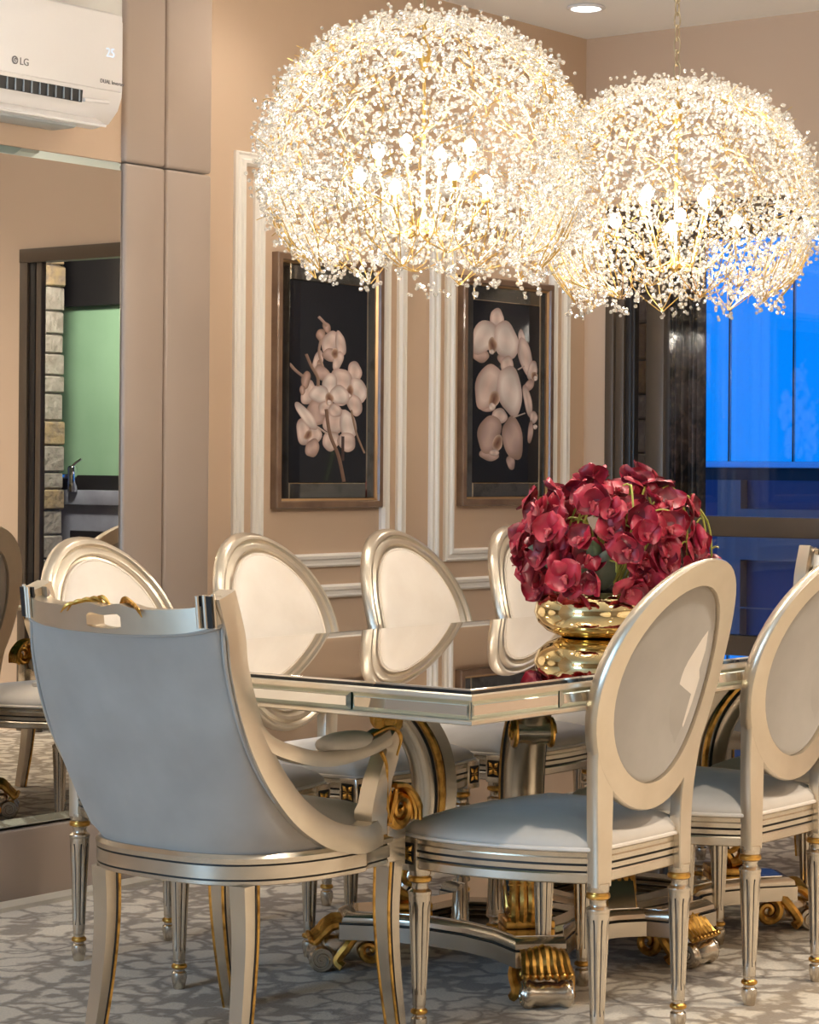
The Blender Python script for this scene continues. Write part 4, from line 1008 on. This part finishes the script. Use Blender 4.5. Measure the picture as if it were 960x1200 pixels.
P1 = [(285, 355, 15, 26, -20, 'b'), (262, 390, 18, 28, 10, 'b'), (252, 505, 19, 45, 12, 'p'), (258, 535, 12, 34, 0, 'b'), (300, 425, 34, 58, 12, 'p'), (340, 425, 21, 58, -8, 'p'), (302, 478, 34, 30, 20, 'd'), (330, 500, 20, 45, 14, 'p'), (318, 470, 14, 26, 0, 'l'),
      (215, 650, 28, 55, 10, 'p'), (245, 740, 40, 58, 0, 'd'), (205, 595, 17, 42, 8, 'b'), (192, 640, 11, 22, 0, 'b'), (270, 560, 26, 40, -30, 'd'),
      (397, 548, 29, 50, 0, 'p'), (348, 588, 42, 58, -25, 'p'), (416, 628, 32, 58, -14, 'w'), (398, 695, 30, 52, -18, 'p'), (350, 665, 30, 40, 30, 'p'), (378, 638, 15, 34, 10, 'l'), (372, 655, 12, 12, 0, 'w'),
      (320, 775, 44, 60, 20, 'p'), (372, 790, 34, 70, -8, 'w'), (305, 862, 34, 45, 10, 'p'), (368, 865, 36, 45, -12, 'p'),
      (300, 608, 30, 50, 0, 'w'), (258, 655, 40, 40, 25, 'w'), (338, 655, 38, 45, -20, 'w'), (280, 715, 26, 32, 25, 'p'), (320, 725, 26, 32, -20, 'p'), (297, 675, 17, 30, 0, 'l'), (297, 690, 10, 12, 0, 'w'),
      (196, 825, 26, 60, -6, 'p'), (240, 838, 28, 42, 10, 'p'), (232, 895, 27, 42, 12, 'd'), (208, 755, 22, 72, -34, 'w'), (215, 838, 15, 24, 30, 'l')]
S1 = [([(285, 720), (300, 830), (335, 930), (358, 1045)], 7, (.22, .13, .09)), ([(352, 840), (352, 950)], 6, (.08, .05, .045)), ([(385, 720), (405, 820), (440, 915)], 4, (.30, .20, .14)), ([(312, 910), (300, 980), (285, 1040)], 7, (.03, .045, .02)),
      ([(140, 525), (165, 555), (195, 580)], 6, (.34, .22, .17)), ([(205, 480), (225, 530), (250, 580), (252, 620)], 6, (.30, .19, .14)), ([(252, 310), (275, 335), (285, 350)], 6, (.42, .29, .24)), ([(262, 410), (255, 470), (270, 530)], 5, (.40, .27, .22)), ([(250, 800), (290, 830)], 4, (.55, .42, .36))]
P2 = [(168, 455, 34, 32, 20, 'd'), (262, 462, 26, 32, -10, 'd'), (232, 278, 28, 46, 0, 'p'), (178, 372, 50, 84, 22, 'w'), (270, 378, 50, 90, -8, 'w'), (215, 405, 18, 38, 0, 'l'), (212, 435, 10, 12, 0, 'w'),
      (192, 690, 36, 22, 10, 'd'), (275, 492, 26, 44, 0, 'p'), (198, 595, 50, 108, 12, 'p'), (287, 610, 50, 118, -6, 'w'), (222, 655, 22, 42, 12, 'l'), (215, 688, 14, 18, 0, 'w'),
      (205, 912, 40, 26, 10, 'd'), (292, 945, 17, 34, -10, 'd'), (245, 730, 32, 36, 0, 'p'), (205, 815, 46, 90, 8, 'd'), (300, 832, 42, 102, -6, 'd'), (238, 855, 20, 38, 8, 'l'), (225, 900, 20, 16, 0, 'p'),
      (333, 360, 14, 40, -6, 'p'), (350, 450, 28, 95, -12, 'p'), (378, 510, 20, 48, 10, 'p'), (365, 580, 18, 34, 30, 'd'), (386, 535, 14, 22, 0, 'l'), (392, 545, 9, 12, 0, 'w'), (360, 655, 16, 80, -10, 'p'), (385, 730, 16, 30, 0, 'p'), (372, 800, 11, 55, 4, 'd'), (392, 775, 9, 12, 0, 'w')]
S2 = [([(318, 510), (345, 490)], 3, (.5, .4, .34)), ([(300, 735), (350, 712)], 3, (.5, .4, .34))]
picture(5.432, 5.952, 1.028, 1.805, 'framed print of many pale pink orchids with buds on black', P1, S1, (143, 447), (158, 1047))
picture(6.381, 6.917, 1.028, 1.800, 'framed print of three large stacked pale orchids on black', P2, S2, (139, 407), (205, 1037))

# ------------------------------------------------------------------ air conditioner
acu = thing('air_conditioner', 'white wall air conditioner with open louver above the mirror', 'air conditioner', (4.10, YM, 2.052))
AL, AW = -.42, .418
sect = [(0.0, .06), (-.10, .0), (-.155, .008), (-.188, .040), (-.203, .075), (-.205, .10), (-.205, .275), (-.198, .293), (-.18, .30), (0, .30)]
def ac_ring(x, k=1.0): return [(x, y * k, .155 + (z - .155) * k) for y, z in sect]
mb = MB(); mb.rings([ac_ring(AL), ac_ring(AL + .012), ac_ring(AW - .012), ac_ring(AW - .003, .985), ac_ring(AW, .95)], True, True); mb.obj('body', 'plastic_white', acu, 35)
MB().bbox((AL + .01, -.2095, .088), (AW - .010, -.200, .290), .004, 2).obj('front_panel', 'plastic_white', acu)
MB().add([(AL, -.2045, .046), (AW - .150, -.2005, .046), (AW - .150, -.2045, .078), (AL, -.2065, .078)], [(0, 1, 2, 3)]).obj('air_outlet', 'plastic_dark', acu)
for k in range(14):
    x = AW - .165 - k * .028; MB().bbox((x, -.2085, .047), (x + .002, -.203, .077), .0005, 1).obj('outlet_fin', 'plastic_grey', acu)
MB().tube([(AW - .150, -.208, .052), (AW - .06, -.208, .057)], .0055, 6).obj('louver_rod', 'plastic_white', acu)
lv = MB(); lv.tube([(AL, -.165, .012), (AW - .06, -.165, .012)], 1, sect=[(-.004, -.04), (.004, -.04), (.005, 0), (.003, .04), (-.003, .04)], up=(0, -.5, 1)); lv.obj('louver', 'plastic_white', acu)
MB().bbox((AL, -.115, -.006), (AW - .08, -.02, .012), .01, 2).obj('underside', 'plastic_grey', acu)
def text(s, size, loc, m, parent, name, thick=.0006):
    cu_ = bpy.data.curves.new(name, 'FONT'); cu_.body = s; cu_.size = size; cu_.extrude = thick
    o = bpy.data.objects.new('tmp', cu_); COL.objects.link(o); dg = bpy.context.evaluated_depsgraph_get(); dg.update()
    me = bpy.data.meshes.new_from_object(o.evaluated_get(dg)); bpy.data.objects.remove(o)
    me.materials.clear(); me.materials.append(MATS[m]); me.name = name
    ob = link(name, me, parent); ob.location = loc; ob.rotation_euler = (R(90), 0, 0); return ob
text('LG', .026, (.040, -.2102, .112), 'ink_grey', acu, 'logo_lettering')
lg = MB(); lg.lathe([(.001, -.0006), (.0105, -.0006), (.0105, .0006), (.001, .0006)], 20, M=Matrix.Translation((.024, -.2102, .121)) @ Matrix.Rotation(R(90), 4, 'X')); lg.obj('logo_disc', 'ink_grey', acu)
lg = MB(); lg.tube([(.024 + .006 * math.cos(q), -.2112, .121 + .006 * math.sin(q)) for q in [R(90 + 27 * i) for i in range(11)]] + [(.024, -.2112, .121)], .0009, 4); lg.box((.0235, -.2114, .117), (.0245, -.2108, .123)); lg.obj('logo_mark', 'plastic_white', acu)
text('DUAL Inverter', .0145, (.325, -.2102, .105), 'ink_grey', acu, 'model_lettering')
text('25', .034, (.345, -.2102, .176), 'display_glow', acu, 'display_digits')
